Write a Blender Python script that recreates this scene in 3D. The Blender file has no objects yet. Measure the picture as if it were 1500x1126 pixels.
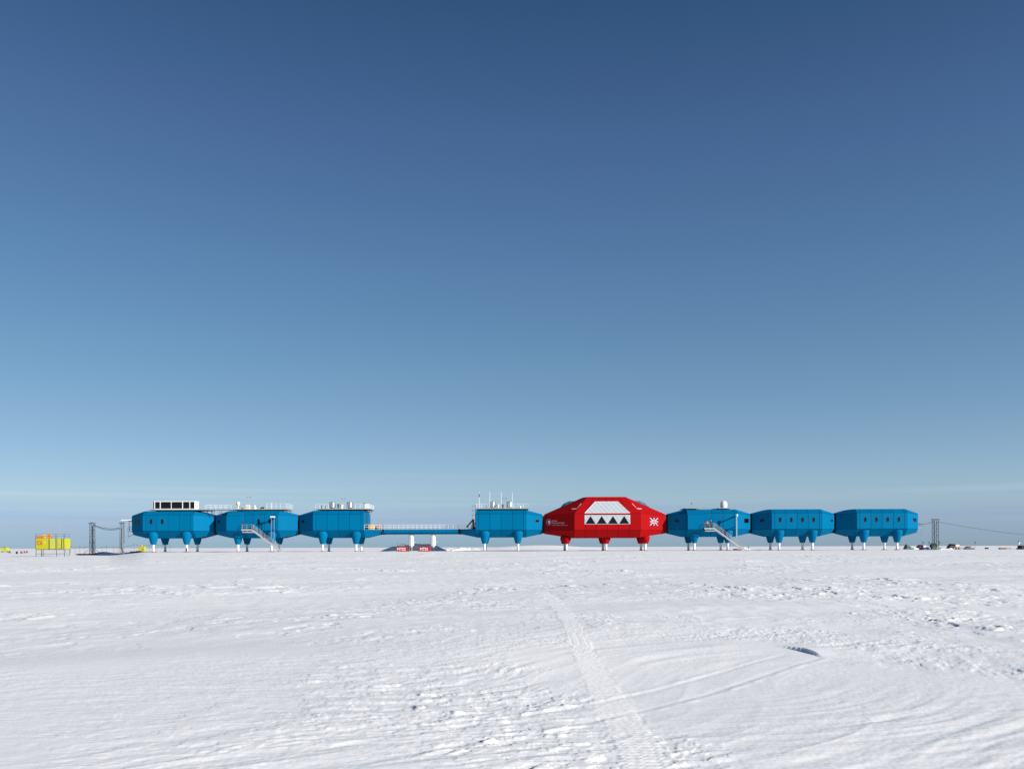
import bpy, bmesh, math, random
import numpy as np
from mathutils import Vector, Matrix

scene = bpy.context.scene
COL = scene.collection
R = math.radians
random.seed(7)

# ------------------------------------------------------------------ camera, sky, sun, exposure
EYE = 1.8                     # eye height above the snow at the camera (m)
FPX = 1250.0                  # focal length in photograph pixels (1500 wide) = 30 mm
ROLL = 0.0030                 # the photograph's horizon climbs slightly to the right
cam_d = bpy.data.cameras.new('camera')
cam = bpy.data.objects.new('camera', cam_d); COL.objects.link(cam)
cam_d.lens = 30.0; cam_d.sensor_width = 36.0; cam_d.sensor_fit = 'HORIZONTAL'
cam_d.shift_y = 238.0 / 1500.0
cam_d.clip_start = 0.1; cam_d.clip_end = 90000
cam.location = (0, 0, EYE)
cam.rotation_euler = (math.pi / 2, ROLL, 0)
scene.camera = cam

SUN_AZ, SUN_EL = 57.0, 19.5   # degrees: from the station's front normal towards the right; above the horizon
sdir = Vector((math.sin(R(SUN_AZ)) * math.cos(R(SUN_EL)), -math.cos(R(SUN_AZ)) * math.cos(R(SUN_EL)), math.sin(R(SUN_EL))))

world = bpy.data.worlds.new('World'); scene.world = world; world.use_nodes = True
nt = world.node_tree; N = nt.nodes; L = nt.links
bg = N['Background']; bg.inputs['Strength'].default_value = 0.0645
sky = N.new('ShaderNodeTexSky'); sky.sky_type = 'NISHITA'; sky.sun_disc = False
sky.sun_elevation = R(SUN_EL)
sky.sun_rotation = math.atan2(sdir.x, sdir.y)
sky.altitude = 300; sky.air_density = 1.0; sky.dust_density = 0.25; sky.ozone_density = 3.0
# thin veils of stratus low over the horizon, all the way round
tc = N.new('ShaderNodeTexCoord')
sep = N.new('ShaderNodeSeparateXYZ'); L.new(tc.outputs['Generated'], sep.inputs[0])
def wnoise(sx, sz, scale, detail, off=0.0):
    mp = N.new('ShaderNodeMapping'); mp.inputs['Scale'].default_value = (sx, sx, sz); mp.inputs['Location'].default_value = (off, off * .7, off * 1.3)
    L.new(tc.outputs['Generated'], mp.inputs[0])
    n = N.new('ShaderNodeTexNoise'); n.inputs['Scale'].default_value = scale; n.inputs['Detail'].default_value = detail
    L.new(mp.outputs[0], n.inputs['Vector']); return n.outputs['Fac']
def wmath(op, a, b=None, c=None):
    m = N.new('ShaderNodeMath'); m.operation = op
    for i, v in enumerate((a, b, c)):
        if v is None: continue
        if isinstance(v, (int, float)): m.inputs[i].default_value = v
        else: L.new(v, m.inputs[i])
    return m.outputs[0]
def wramp(v, lo, hi):
    m = N.new('ShaderNodeMapRange'); m.interpolation_type = 'SMOOTHSTEP'
    L.new(v, m.inputs['Value']); m.inputs['From Min'].default_value = lo; m.inputs['From Max'].default_value = hi
    return m.outputs[0]
def wmix(fac, a, b, mode='MIX'):
    m = N.new('ShaderNodeMix'); m.data_type = 'RGBA'; m.blend_type = mode
    L.new(fac, m.inputs['Factor'])
    for k, v in (('A', a), ('B', b)):
        s = [i for i in m.inputs if i.name == k and i.type == 'RGBA'][0]
        if isinstance(v, tuple): s.default_value = v
        else: L.new(v, s)
    return [o for o in m.outputs if o.type == 'RGBA'][0]
z = sep.outputs['Z']
zw = wmath('ADD', z, wmath('MULTIPLY', wmath('SUBTRACT', wnoise(2.2, 30, 1.0, 3, 3.0), .5), .028))
veil = wmath('SUBTRACT', 1.0, wramp(zw, .030, .056))
stripes = wramp(wnoise(1.6, 210, 1.0, 4, 11.0), .42, .66)
gap = wmath('MULTIPLY', stripes, wmath('SUBTRACT', 1.0, wramp(z, .05, .085)))
wisp = wmath('MULTIPLY', wramp(wnoise(1.3, 90, 1.0, 5, 5.0), .50, .74), wmath('MULTIPLY', wramp(z, .012, .03), wmath('SUBTRACT', 1.0, wramp(z, .06, .10))))
# even the sky out sideways: half of it looks the same in every direction at one height
sky2 = N.new('ShaderNodeTexSky'); sky2.sky_type = 'NISHITA'; sky2.sun_disc = False
for k in ('sun_elevation', 'sun_rotation', 'altitude', 'air_density', 'dust_density', 'ozone_density'): setattr(sky2, k, getattr(sky, k))
cmb = N.new('ShaderNodeCombineXYZ'); L.new(z, cmb.inputs['Z'])
L.new(wmath('SQRT', wmath('MAXIMUM', wmath('SUBTRACT', 1.0, wmath('MULTIPLY', z, z)), 0.0)), cmb.inputs['Y']); L.new(cmb.outputs[0], sky2.inputs['Vector'])
fx = N.new('ShaderNodeValue'); fx.outputs[0].default_value = .55
col = wmix(fx.outputs[0], sky.outputs[0], sky2.outputs[0])
# clear polar air: deeper blue overhead, pale blue instead of yellow haze at the horizon
def lin(c): return tuple(((v / 255 + .055) / 1.055) ** 2.4 for v in c)
cr = N.new('ShaderNodeValToRGB'); cr.color_ramp.interpolation = 'LINEAR'
steps = ((.005, (180, 180, 167), (152, 180, 205)), (.025, (178, 188, 179), (163, 187, 211)), (.065, (166, 189, 193), (167, 196, 218)),
         (.120, (140, 171, 192), (141, 177, 208)), (.197, (116, 148, 180), (114, 155, 192)), (.305, (96, 125, 160), (91, 130, 172)),
         (.433, (80, 107, 142), (72, 104, 150)), (.537, (72, 96, 130), (52, 85, 126)))
while len(cr.color_ramp.elements) < len(steps): cr.color_ramp.elements.new(.5)
for e, (p, a_, b_) in zip(cr.color_ramp.elements, steps):
    e.position = p; e.color = tuple(.5 * q / w for q, w in zip(lin(b_), lin(a_))) + (1,)
L.new(wmath('MAXIMUM', z, 0.0), cr.inputs['Fac'])
one = N.new('ShaderNodeValue'); one.outputs[0].default_value = 1.0
col = wmix(one.outputs[0], col, cr.outputs['Color'], 'MULTIPLY')
col = wmix(one.outputs[0], col, (2, 2, 2, 1), 'MULTIPLY')
col = wmix(wmath('MULTIPLY', veil, .75), col, (.83, .86, 1.02, 1), 'MULTIPLY')
col = wmix(wmath('MULTIPLY', gap, .35), col, (.90, .93, 1.0, 1), 'MULTIPLY')
col = wmix(wmath('MULTIPLY', wisp, .8), col, (1.24, 1.14, 1.08, 1), 'MULTIPLY')
L.new(col, bg.inputs['Color'])

sun_d = bpy.data.lights.new('sun', 'SUN'); sun_d.energy = 5.0; sun_d.angle = R(0.53); sun_d.color = (1.0, .955, .89)
sun = bpy.data.objects.new('sun', sun_d); COL.objects.link(sun)
sun.rotation_euler = sdir.to_track_quat('Z', 'Y').to_euler()
scene.view_settings.view_transform = 'Standard'; scene.view_settings.look = 'None'
scene.view_settings.exposure = 0.4; scene.view_settings.gamma = 1.0
scene.view_settings.use_curve_mapping = False
scene.cycles.use_denoising = False
scene.cycles.max_bounces = 6; scene.cycles.sample_clamp_indirect = 4

# ------------------------------------------------------------------ materials
def mat(name, color, rough=.5, metal=0.0, var=.06, scale=3.0, bump=0.0, spec=.5, var2=0.0):
    m = bpy.data.materials.new(name); m.use_nodes = True
    t = m.node_tree; b = t.nodes['Principled BSDF']
    b.inputs['Roughness'].default_value = rough; b.inputs['Metallic'].default_value = metal
    b.inputs['Specular IOR Level'].default_value = spec
    g = t.nodes.new('ShaderNodeTexCoord')
    n = t.nodes.new('ShaderNodeTexNoise'); n.inputs['Scale'].default_value = scale; n.inputs['Detail'].default_value = 5
    t.links.new(g.outputs['Object'], n.inputs['Vector'])
    mx = t.nodes.new('ShaderNodeMix'); mx.data_type = 'RGBA'
    A = [i for i in mx.inputs if i.name == 'A' and i.type == 'RGBA'][0]; B = [i for i in mx.inputs if i.name == 'B' and i.type == 'RGBA'][0]
    A.default_value = tuple(max(0, c * (1 - var)) for c in color) + (1,); B.default_value = tuple(min(1, c * (1 + var)) for c in color) + (1,)
    t.links.new(n.outputs['Fac'], mx.inputs['Factor'])
    out = [o for o in mx.outputs if o.type == 'RGBA'][0]
    if var2 > 0:                                   # each panel its own slight shade
        oi = t.nodes.new('ShaderNodeObjectInfo'); hs = t.nodes.new('ShaderNodeHueSaturation')
        mr = t.nodes.new('ShaderNodeMapRange'); mr.inputs['To Min'].default_value = 1 - var2; mr.inputs['To Max'].default_value = 1 + var2
        t.links.new(oi.outputs['Random'], mr.inputs['Value']); t.links.new(mr.outputs[0], hs.inputs['Value'])
        t.links.new(out, hs.inputs['Color']); out = hs.outputs[0]
    t.links.new(out, b.inputs['Base Color'])
    if bump > 0:
        bp = t.nodes.new('ShaderNodeBump'); bp.inputs['Strength'].default_value = bump; bp.inputs['Distance'].default_value = .02
        t.links.new(n.outputs['Fac'], bp.inputs['Height']); t.links.new(bp.outputs[0], b.inputs['Normal'])
    return m
M = {}
M['blue'] = mat('blue_cladding', (.0, .131, .276), .55, var=.05, scale=.5, var2=.06, spec=.02)
M['blue_seam'] = mat('blue_seam', (.001, .05, .13), .6, spec=.1)
M['red'] = mat('red_cladding', (.325, .0055, .007), .55, var=.05, scale=.5, var2=.05, spec=.02)
M['red_seam'] = mat('red_seam', (.16, .004, .006), .6, spec=.1)
M['black'] = mat('black_rubber', (.008, .008, .01), .7)
M['glass'] = mat('dark_glass', (.004, .005, .007), .12, spec=.3, var=0)
M['teal_glass'] = mat('teal_glass', (.05, .22, .26), .1, spec=.8, var=.1)
M['white'] = mat('white_paint', (.74, .74, .72), .5, var=.04)
M['cream'] = mat('cream_paint', (.72, .66, .50), .5)
M['glazing'] = mat('translucent_glazing', (.45, .49, .52), .35, var=.05)
M['mullion'] = mat('grey_mullion', (.42, .47, .52), .5)
M['steel'] = mat('galvanised_steel', (.34, .355, .37), .55, metal=.2, var=.2)
M['midsteel'] = mat('weathered_steel', (.20, .21, .22), .6, metal=.2, var=.25)
M['stainless'] = mat('stainless_steel', (.62, .62, .63), .28, metal=.9, var=.08)
M['darksteel'] = mat('dark_steel', (.07, .075, .085), .5, metal=.4, var=.2)
M['deck'] = mat('grey_deck', (.10, .10, .11), .7)
M['greydeck'] = mat('light_deck_edge', (.36, .36, .36), .6)
M['rust'] = mat('red_brown_steel', (.22, .05, .035), .6, var=.2)
M['maroon'] = mat('maroon_paint', (.10, .012, .014), .45)
M['yellow'] = mat('fluorescent_yellow', (.43, .42, .005), .5, var=.08)
M['paleyellow'] = mat('pale_yellow', (.47, .47, .07), .5, var=.08)
M['orange'] = mat('orange_paint', (.56, .19, .015), .5, var=.1)
M['ochre'] = mat('ochre_paint', (.66, .38, .08), .5, var=.1)
M['signred'] = mat('sign_red', (.36, .012, .016), .55, spec=.1)
M['lettering_red'] = mat('lettering_red', (.60, .05, .02), .6)
M['green'] = mat('dark_green_paint', (.015, .09, .045), .6)
M['navy'] = mat('navy_print', (.006, .010, .085), .6, var=0, spec=.05)
M['printwhite'] = mat('white_print', (.66, .66, .66), .6, var=0)
M['printred'] = mat('red_print', (.40, .012, .018), .6, var=0)
M['printgrey'] = mat('grey_print', (.46, .40, .42), .6, var=0)
M['wood'] = mat('pale_timber', (.42, .27, .15), .75, var=.25, scale=6)
M['brown'] = mat('brown_timber', (.10, .055, .035), .75, var=.3, scale=5)
M['tarp'] = mat('grey_tarpaulin', (.10, .13, .15), .7, var=.25, bump=.4)
M['shadowblue'] = mat('shadow_blue', (.03, .07, .22), .6, var=.2, bump=.4)  # shadow tone as a colour, for the heap at the lattice mast
M['skin'] = mat('skin', (.48, .28, .20), .55, var=.03)
M['hivis'] = mat('orange_jacket', (.85, .14, .015), .75, var=.1, scale=9)
M['darkcloth'] = mat('dark_cloth', (.018, .02, .026), .85, var=.2, scale=9)

def snow_mat():
    m = bpy.data.materials.new('wind_packed_snow'); m.use_nodes = True
    t = m.node_tree; b = t.nodes['Principled BSDF']; nn = t.nodes.new; lk = t.links.new
    b.inputs['Roughness'].default_value = .62; b.inputs['Specular IOR Level'].default_value = .0
    g = nn('ShaderNodeNewGeometry')
    def noise(sx, sy, rot, scale, detail, rough=.55):
        mp = nn('ShaderNodeMapping'); mp.inputs['Rotation'].default_value = (0, 0, rot); mp.inputs['Scale'].default_value = (sx, sy, 1)
        lk(g.outputs['Position'], mp.inputs[0])
        n = nn('ShaderNodeTexNoise'); n.inputs['Scale'].default_value = scale; n.inputs['Detail'].default_value = detail; n.inputs['Roughness'].default_value = rough
        lk(mp.outputs[0], n.inputs['Vector']); return n.outputs['Fac']
    big = noise(1, 2.6, -R(35), .16, 6)                # crusty and powdery patches
    mx = nn('ShaderNodeMix'); mx.data_type = 'RGBA'
    A = [i for i in mx.inputs if i.name == 'A' and i.type == 'RGBA'][0]; B = [i for i in mx.inputs if i.name == 'B' and i.type == 'RGBA'][0]
    A.default_value = (.85, .845, .835, 1); B.default_value = (.905, .895, .875, 1)
    mr = nn('ShaderNodeMapRange'); lk(big, mr.inputs['Value']); mr.inputs['From Min'].default_value = .35; mr.inputs['From Max'].default_value = .65
    lk(mr.outputs[0], mx.inputs['Factor']); pk = nn('ShaderNodeAttribute'); pk.attribute_name = 'packed'          # snow pressed firm and clean by a track
    m2 = nn('ShaderNodeMix'); m2.data_type = 'RGBA'; lk(pk.outputs['Fac'], m2.inputs['Factor'])
    lk([o for o in mx.outputs if o.type == 'RGBA'][0], [i for i in m2.inputs if i.name == 'A' and i.type == 'RGBA'][0]); [i for i in m2.inputs if i.name == 'B' and i.type == 'RGBA'][0].default_value = (.95, .935, .91, 1)
    lk([o for o in m2.outputs if o.type == 'RGBA'][0], b.inputs['Base Color'])
    f1 = noise(1, 5.0, -R(35), 3.0, 7, .62)             # wind grain
    f2 = noise(1, 1.6, -R(35), 22.0, 4)                 # crystals
    ad = nn('ShaderNodeMath'); ad.operation = 'MULTIPLY_ADD'; lk(f2, ad.inputs[0]); ad.inputs[1].default_value = .10; lk(f1, ad.inputs[2])
    bp = nn('ShaderNodeBump'); bp.inputs['Strength'].default_value = .30; bp.inputs['Distance'].default_value = .028
    lk(ad.outputs[0], bp.inputs['Height']); lk(bp.outputs[0], b.inputs['Normal'])
    return m
M['snow'] = snow_mat()

# ------------------------------------------------------------------ snow surface
G = .83                       # the station stands on a slightly raised snow platform
YC = 209.6                    # distance of the station's long axis
_rng = np.random.RandomState(11)
_perm = np.concatenate([_rng.permutation(512)] * 2)
_ang = _rng.rand(512) * 2 * np.pi
_gx, _gy = np.cos(_ang), np.sin(_ang)
def noise2(x, y, seed=0):
    x = np.asarray(x, float) + seed * 37.31; y = np.asarray(y, float) + seed * 17.77
    xi = np.floor(x).astype(np.int64); yi = np.floor(y).astype(np.int64)
    xf = x - xi; yf = y - yi
    u = xf * xf * xf * (xf * (xf * 6 - 15) + 10); v = yf * yf * yf * (yf * (yf * 6 - 15) + 10)
    def gr(ix, iy, dx, dy):
        h = _perm[_perm[ix & 511] + (iy & 511)]
        return _gx[h] * dx + _gy[h] * dy
    a = gr(xi, yi, xf, yf); b = gr(xi + 1, yi, xf - 1, yf); c = gr(xi, yi + 1, xf, yf - 1); d = gr(xi + 1, yi + 1, xf - 1, yf - 1)
    return 1.45 * ((a + (b - a) * u) * (1 - v) + (c + (d - c) * u) * v)
def S(lo, hi, x):
    t = np.clip((x - lo) / (hi - lo), 0, 1); return t * t * (3 - 2 * t)
def base_h(X, Y):
    X = np.asarray(X, float); Y = np.asarray(Y, float)
    h = G * S(60, 185, Y) * (1 - S(.425, .475, -X / np.maximum(Y, 1.0)))
    h = h + 1.5 * np.exp(-((X - 9) / 19) ** 2) * np.exp(-((Y - 256) / 15) ** 2)          # long drift behind the station
    h = h + .55 * np.exp(-((X + 16) / 6) ** 2) * np.exp(-((Y - 246) / 6) ** 2) * (1 + .8 * noise2(X / 2.2, Y / 3, 4))
    h = h + .60 * np.exp(-((X + 105.5) / 2.4) ** 2) * np.exp(-((Y - 220) / 2.2) ** 2) + .34 * np.exp(-((X + 104) / 8.5) ** 4) * np.exp(-((Y - 221) / 2.4) ** 2)
    h = h + .35 * noise2(X / 70, Y / 70, 2) * S(280, 420, Y)
    return h
def gz(x, y): return float(base_h(x, y))
def ground_px(px, py):        # pixel of the photograph -> point of the flat snow near the camera
    yh = 803.2 - .003 * px; d = EYE * FPX / (py - yh); return ((px - 750) * d / FPX, d)
TR1 = [ground_px(*p) for p in ((788, 862), (806, 876), (822, 893), (835, 915), (850, 950), (870, 987), (890, 1020), (903, 1043), (920, 1073), (937, 1100), (946, 1126), (962, 1200))]
TR2 = [ground_px(*p) for p in ((430, 1122), (560, 1100), (700, 1076), (850, 1048), (915, 1033), (1000, 1011), (1080, 986), (1140, 968), (1182, 958))]
TR3 = [ground_px(*p) for p in ((560, 1132), (700, 1112), (780, 1096), (850, 1082), (905, 1066))]
SC = [ground_px(1124, 945.5), ground_px(1150, 948.5), ground_px(1174, 952.5), ground_px(1192, 957), ground_px(1208, 963)]
def poly_dist(X, Y, P):       # signed distance to a polyline and the length run along it
    best = np.full(X.shape, 1e9); sd = np.zeros(X.shape); al = np.zeros(X.shape); run = 0
    for (x0, y0), (x1, y1) in zip(P[:-1], P[1:]):
        dx, dy = x1 - x0, y1 - y0; ln = math.hypot(dx, dy)
        t = np.clip(((X - x0) * dx + (Y - y0) * dy) / ln ** 2, 0, 1)
        ex = X - x0 - t * dx; ey = Y - y0 - t * dy; d = np.hypot(ex, ey)
        k = d < best; best[k] = d[k]; sd[k] = (np.sign(dx * ey - dy * ex) * d)[k]; al[k] = (run + t * ln)[k]; run += ln
    return best, sd, al, run
TRK = []
def snow_h(X, Y, dr):
    """fine relief: drifts, sastrugi, wind ripples, broken crust, ski and track marks"""
    r = np.hypot(X, Y)
    w = R(35); ca, sa = math.cos(w), math.sin(w)
    wx = X + 1.6 * noise2(X / 6, Y / 6, 21); wy = Y + 1.6 * noise2(X / 6, Y / 6, 22)
    a = wx * ca + wy * sa; b = -wx * sa + wy * ca
    def keep(lam): return S(.45, 1.4, lam / dr)
    m1 = S(-.15, .35, noise2(X / 9, Y / 9, 31) + .35 * noise2(X / 3, Y / 3, 32))          # streaky sastrugi
    m2 = S(-.1, .3, noise2(X / 6, Y / 6, 33) + .3 * noise2(X / 2, Y / 2, 34))             # ripples
    m3 = S(-.05, .40, noise2(X / 7, Y / 7, 35) + .5 * noise2(X / 2.2, Y / 2.2, 36) + .25 * np.exp(-((r - 29) / 12) ** 2) * S(-7, 6, X) + .10 * S(-4, 3, X)
           - .22 * S(1.5, 6, -X) * (1 - S(12, 25, r)) + .26 * np.exp(-((X + 1.6) / 1.2) ** 2 - ((Y - 9.3) / 1.4) ** 2) + .30 * np.exp(-((X - 1.5) / 1.0) ** 2 - ((Y - 7.6) / 1.0) ** 2) - .5 * np.exp(-((X - 5.2) / 2.6) ** 2 - ((Y - 10.5) / 3) ** 2))   # broken crust
    m4 = S(-.25, .25, noise2(X / 14, Y / 20, 40) + .4 * noise2(X / 4, Y / 6, 41))
    h = .13 * noise2(a / 26, b / 11, 1) + .030 * noise2(a / 9, b / 3.4, 2)
    low = h.copy()
    # long low ridges combed out by the wind
    n = noise2(a / 4.2, b / .62, 3) + .45 * noise2(a / 1.7, b / .24, 4)
    h = h + keep(.6) * .011 * (1 - np.abs(n)) ** 2 * (.25 + .75 * m1)
    n = noise2(a / 9, b / 1.7, 13) + .35 * noise2(a / 3, b / .5, 23)
    h = h + keep(1.5) * .022 * np.maximum(0, n) * (.35 + .65 * m1)
    # fine ripples
    h = h + keep(.12) * .0022 * noise2(a / .9, b / .11, 5) * (.3 + .7 * m2)
    h = h + keep(.25) * .0040 * noise2(a / 2.0, b / .24, 6) * (.3 + .7 * m2)
    # granular broken crust: small plates with sharp lee edges
    n = noise2(a / .62, b / .24, 7) + .6 * noise2(a / .26, b / .12, 8) + .4 * noise2(a / .13, b / .07, 9)
    h = h + keep(.22) * .0085 * S(.14, .26, n) * (.12 + .88 * m3)
    h = h + keep(.22) * .0055 * S(-.34, -.22, n) * (.12 + .88 * m3)
    h = h + keep(.15) * (.0032 * noise2(X / .19, Y / .19, 10) + .0020 * noise2(X / .085, Y / .085, 14)) * (.35 + .65 * m3)
    h = h + keep(.08) * .0009 * noise2(X / .05, Y / .06, 15)
    # middle distance: wind-cut steps, seen as thin dark and bright dashes
    far = S(11, 20, r)
    n = noise2(X / 1.5, Y / 1.9, 24) + .55 * noise2(X / .55, Y / .8, 25) + .25 * noise2(X / .25, Y / .4, 28)
    h = h + .042 * S(.36, .50, n) * (.08 + .92 * m3) * m4 * far
    h = h + .020 * S(-.40, -.28, n) * (.15 + .85 * m4) * far
    n = noise2(X / 5.2, Y / 4.0, 43) + .5 * noise2(X / 1.6, Y / 1.6, 44)
    h = h + .060 * S(.44, .56, n) * S(22, 40, r) * m4
    n = noise2(X / .55, Y / .75, 45)
    h = h + keep(.6) * .012 * n * far
    sw = np.exp(-((X - 3.9) / 2.2) ** 2 - ((Y - 8.8) / 2.0) ** 2)        # raked ripples curving round a drift
    rc = np.hypot(X - 1.2, Y - 13.5); an = np.arctan2(Y - 13.5, X - 1.2); n = noise2(an * 3.2, rc / .20, 26) + .4 * noise2(an * 7, rc / .09, 27)
    h = h + .0085 * sw * n
    n = noise2(a / .4, b / .22, 16)
    h = h + keep(.3) * .022 * S(.52, .64, n) * (.08 + .92 * m3) * S(.05, .3, noise2(X / 4, Y / 4, 17))
    m5 = S(-.30, .28, noise2(X / 5, Y / 6.5, 50) + .35 * noise2(X / 1.8, Y / 2.2, 51) + .25 * S(12, 40, r) - .15 * S(1, 5, -X) * (1 - S(12, 20, r)))
    h = low + (h - low) * (.42 + .58 * m5)
    # undercut drift with the dark lee edge
    d, sd, al, run = poly_dist(X, Y, SC)
    u = np.clip(al / run, 0, 1); bell = S(0, .5, u) * (1 - S(.55, .98, u))
    ks = np.exp(-(d / .7) ** 2); h = h * (1 - .85 * ks) + .85 * ks * (low + .012)
    h = h + .055 * bell * S(-.02, .035, sd) * np.exp(-np.maximum(sd, 0) / .9) * np.where(u < .999, 1, 0)
    # tread of a snow scooter, and the marks of its skis where another one crossed
    d, sd, al, run = poly_dist(X, Y, TR1)
    k = (1 - S(.17, .23, d)) * S(0, 5.0, al) * (1 - S(run - .02, run, al))
    def level(d, al, run, w):              # mean height of the relief beside a track, so that it lies flush
        nb = max(4, int(run / .8)); c = np.zeros(nb + 1); sel = d < w; ii = np.clip((al / run * nb).round().astype(int), 0, nb)
        for q in range(nb + 1):
            kk = sel & (ii == q); c[q] = (h - low)[kk].mean() if kk.any() else 0
        return np.interp(al / run * nb, np.arange(nb + 1), c)
    lv = level(d, al, run, .5)
    TRK.append(k)
    tread = .0030 * np.sin(al * 2 * np.pi / .10 + 1.5 * noise2(X / .3, Y / .3, 46)) * S(.2, .5, np.abs(np.sin(sd * 2 * np.pi / .28)))
    h = h * (1 - k) + k * (.15 * h + .85 * (low + lv) + .002 + tread + .0022 * noise2(X / .06, Y / .06, 18))
    ed = np.exp(-((d - .235) / .035) ** 2) * S(0, 5.0, al)
    h = h + ed * .006 * np.maximum(0, noise2(X / .13, Y / .16, 19))
    for P, off, amp in ((TR2, .30, .0055), (TR3, .26, .0045)):
        d, sd, al, run = poly_dist(X, Y, P)
        e = S(0, .6, al) * (1 - S(run - .3, run, al))
        h = h - amp * .7 * e * np.exp(-((d - off) / .05) ** 2) + amp * e * np.exp(-((d - off - .10) / .05) ** 2) * (.2 + .8 * S(-.3, .3, noise2(X / .35, Y / .35, 20)))
        kk = (1 - S(.16, .2, d)) * e * .25
        h = h * (1 - kk) + kk * (low + level(d, al, run, .6) + .003 * np.sin(al * 2 * np.pi / .16))
    return h * (1 - .55 * S(150, 195, r)) * (1 - .6 * S(300, 420, r))
def build_snow():
    rs = [1.0]
    while rs[-1] < 420:
        r = rs[-1]; rs.append(r + min(max(r * r / 2456, .012 if r > 5.5 else .06), .0062 * r if r > 4 else 9))
    while rs[-1] < 60000: rs.append(rs[-1] * 1.13)
    rs = np.array(rs); drs = np.gradient(rs)
    dense = np.arange(-36.5, 36.5001, .0652)
    rest = np.arange(36.5 + 2.0, 323.5 - 1.0, 2.5)
    th = np.radians(np.concatenate([dense, rest])); nc = len(th); nr = len(rs)
    RR, TT = np.meshgrid(rs, th, indexing='ij'); DR = np.repeat(drs[:, None], nc, 1)
    X = RR * np.sin(TT); Y = RR * np.cos(TT)
    Z = base_h(X, Y) + snow_h(X, Y, DR)
    co = np.stack([X, Y, Z], -1).reshape(-1, 3)
    co = np.vstack([co, [[0, 0, float(Z[0].mean())]]])
    i = np.arange(nr - 1)[:, None]; j = np.arange(nc)[None, :]; j2 = (j + 1) % nc
    quads = np.stack([i * nc + j, i * nc + j2, (i + 1) * nc + j2, (i + 1) * nc + j], -1).reshape(-1, 4)[:, ::-1]
    jj = np.arange(nc); tris = np.stack([np.full(nc, nr * nc), jj, (jj + 1) % nc], -1)[:, ::-1]
    me = bpy.data.meshes.new('snow_ground')
    me.vertices.add(len(co)); me.vertices.foreach_set('co', co.astype(np.float32).ravel())
    nl = quads.size + tris.size
    me.loops.add(nl); me.loops.foreach_set('vertex_index', np.concatenate([quads.ravel(), tris.ravel()]).astype(np.int32))
    npoly = len(quads) + len(tris); me.polygons.add(npoly)
    ls = np.concatenate([np.arange(len(quads)) * 4, quads.size + np.arange(len(tris)) * 3]).astype(np.int32)
    me.polygons.foreach_set('loop_start', ls)
    me.update(calc_edges=True); me.validate()
    me.polygons.foreach_set('use_smooth', np.ones(npoly, dtype=bool)); me.update()
    at_ = me.attributes.new('packed', 'FLOAT', 'POINT'); at_.data.foreach_set('value', np.append(TRK[0].ravel(), 0).astype(np.float32))
    me.materials.append(M['snow'])
    o = bpy.data.objects.new('snow_ground', me); COL.objects.link(o); o['kind'] = 'structure'
    return o
build_snow()

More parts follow.
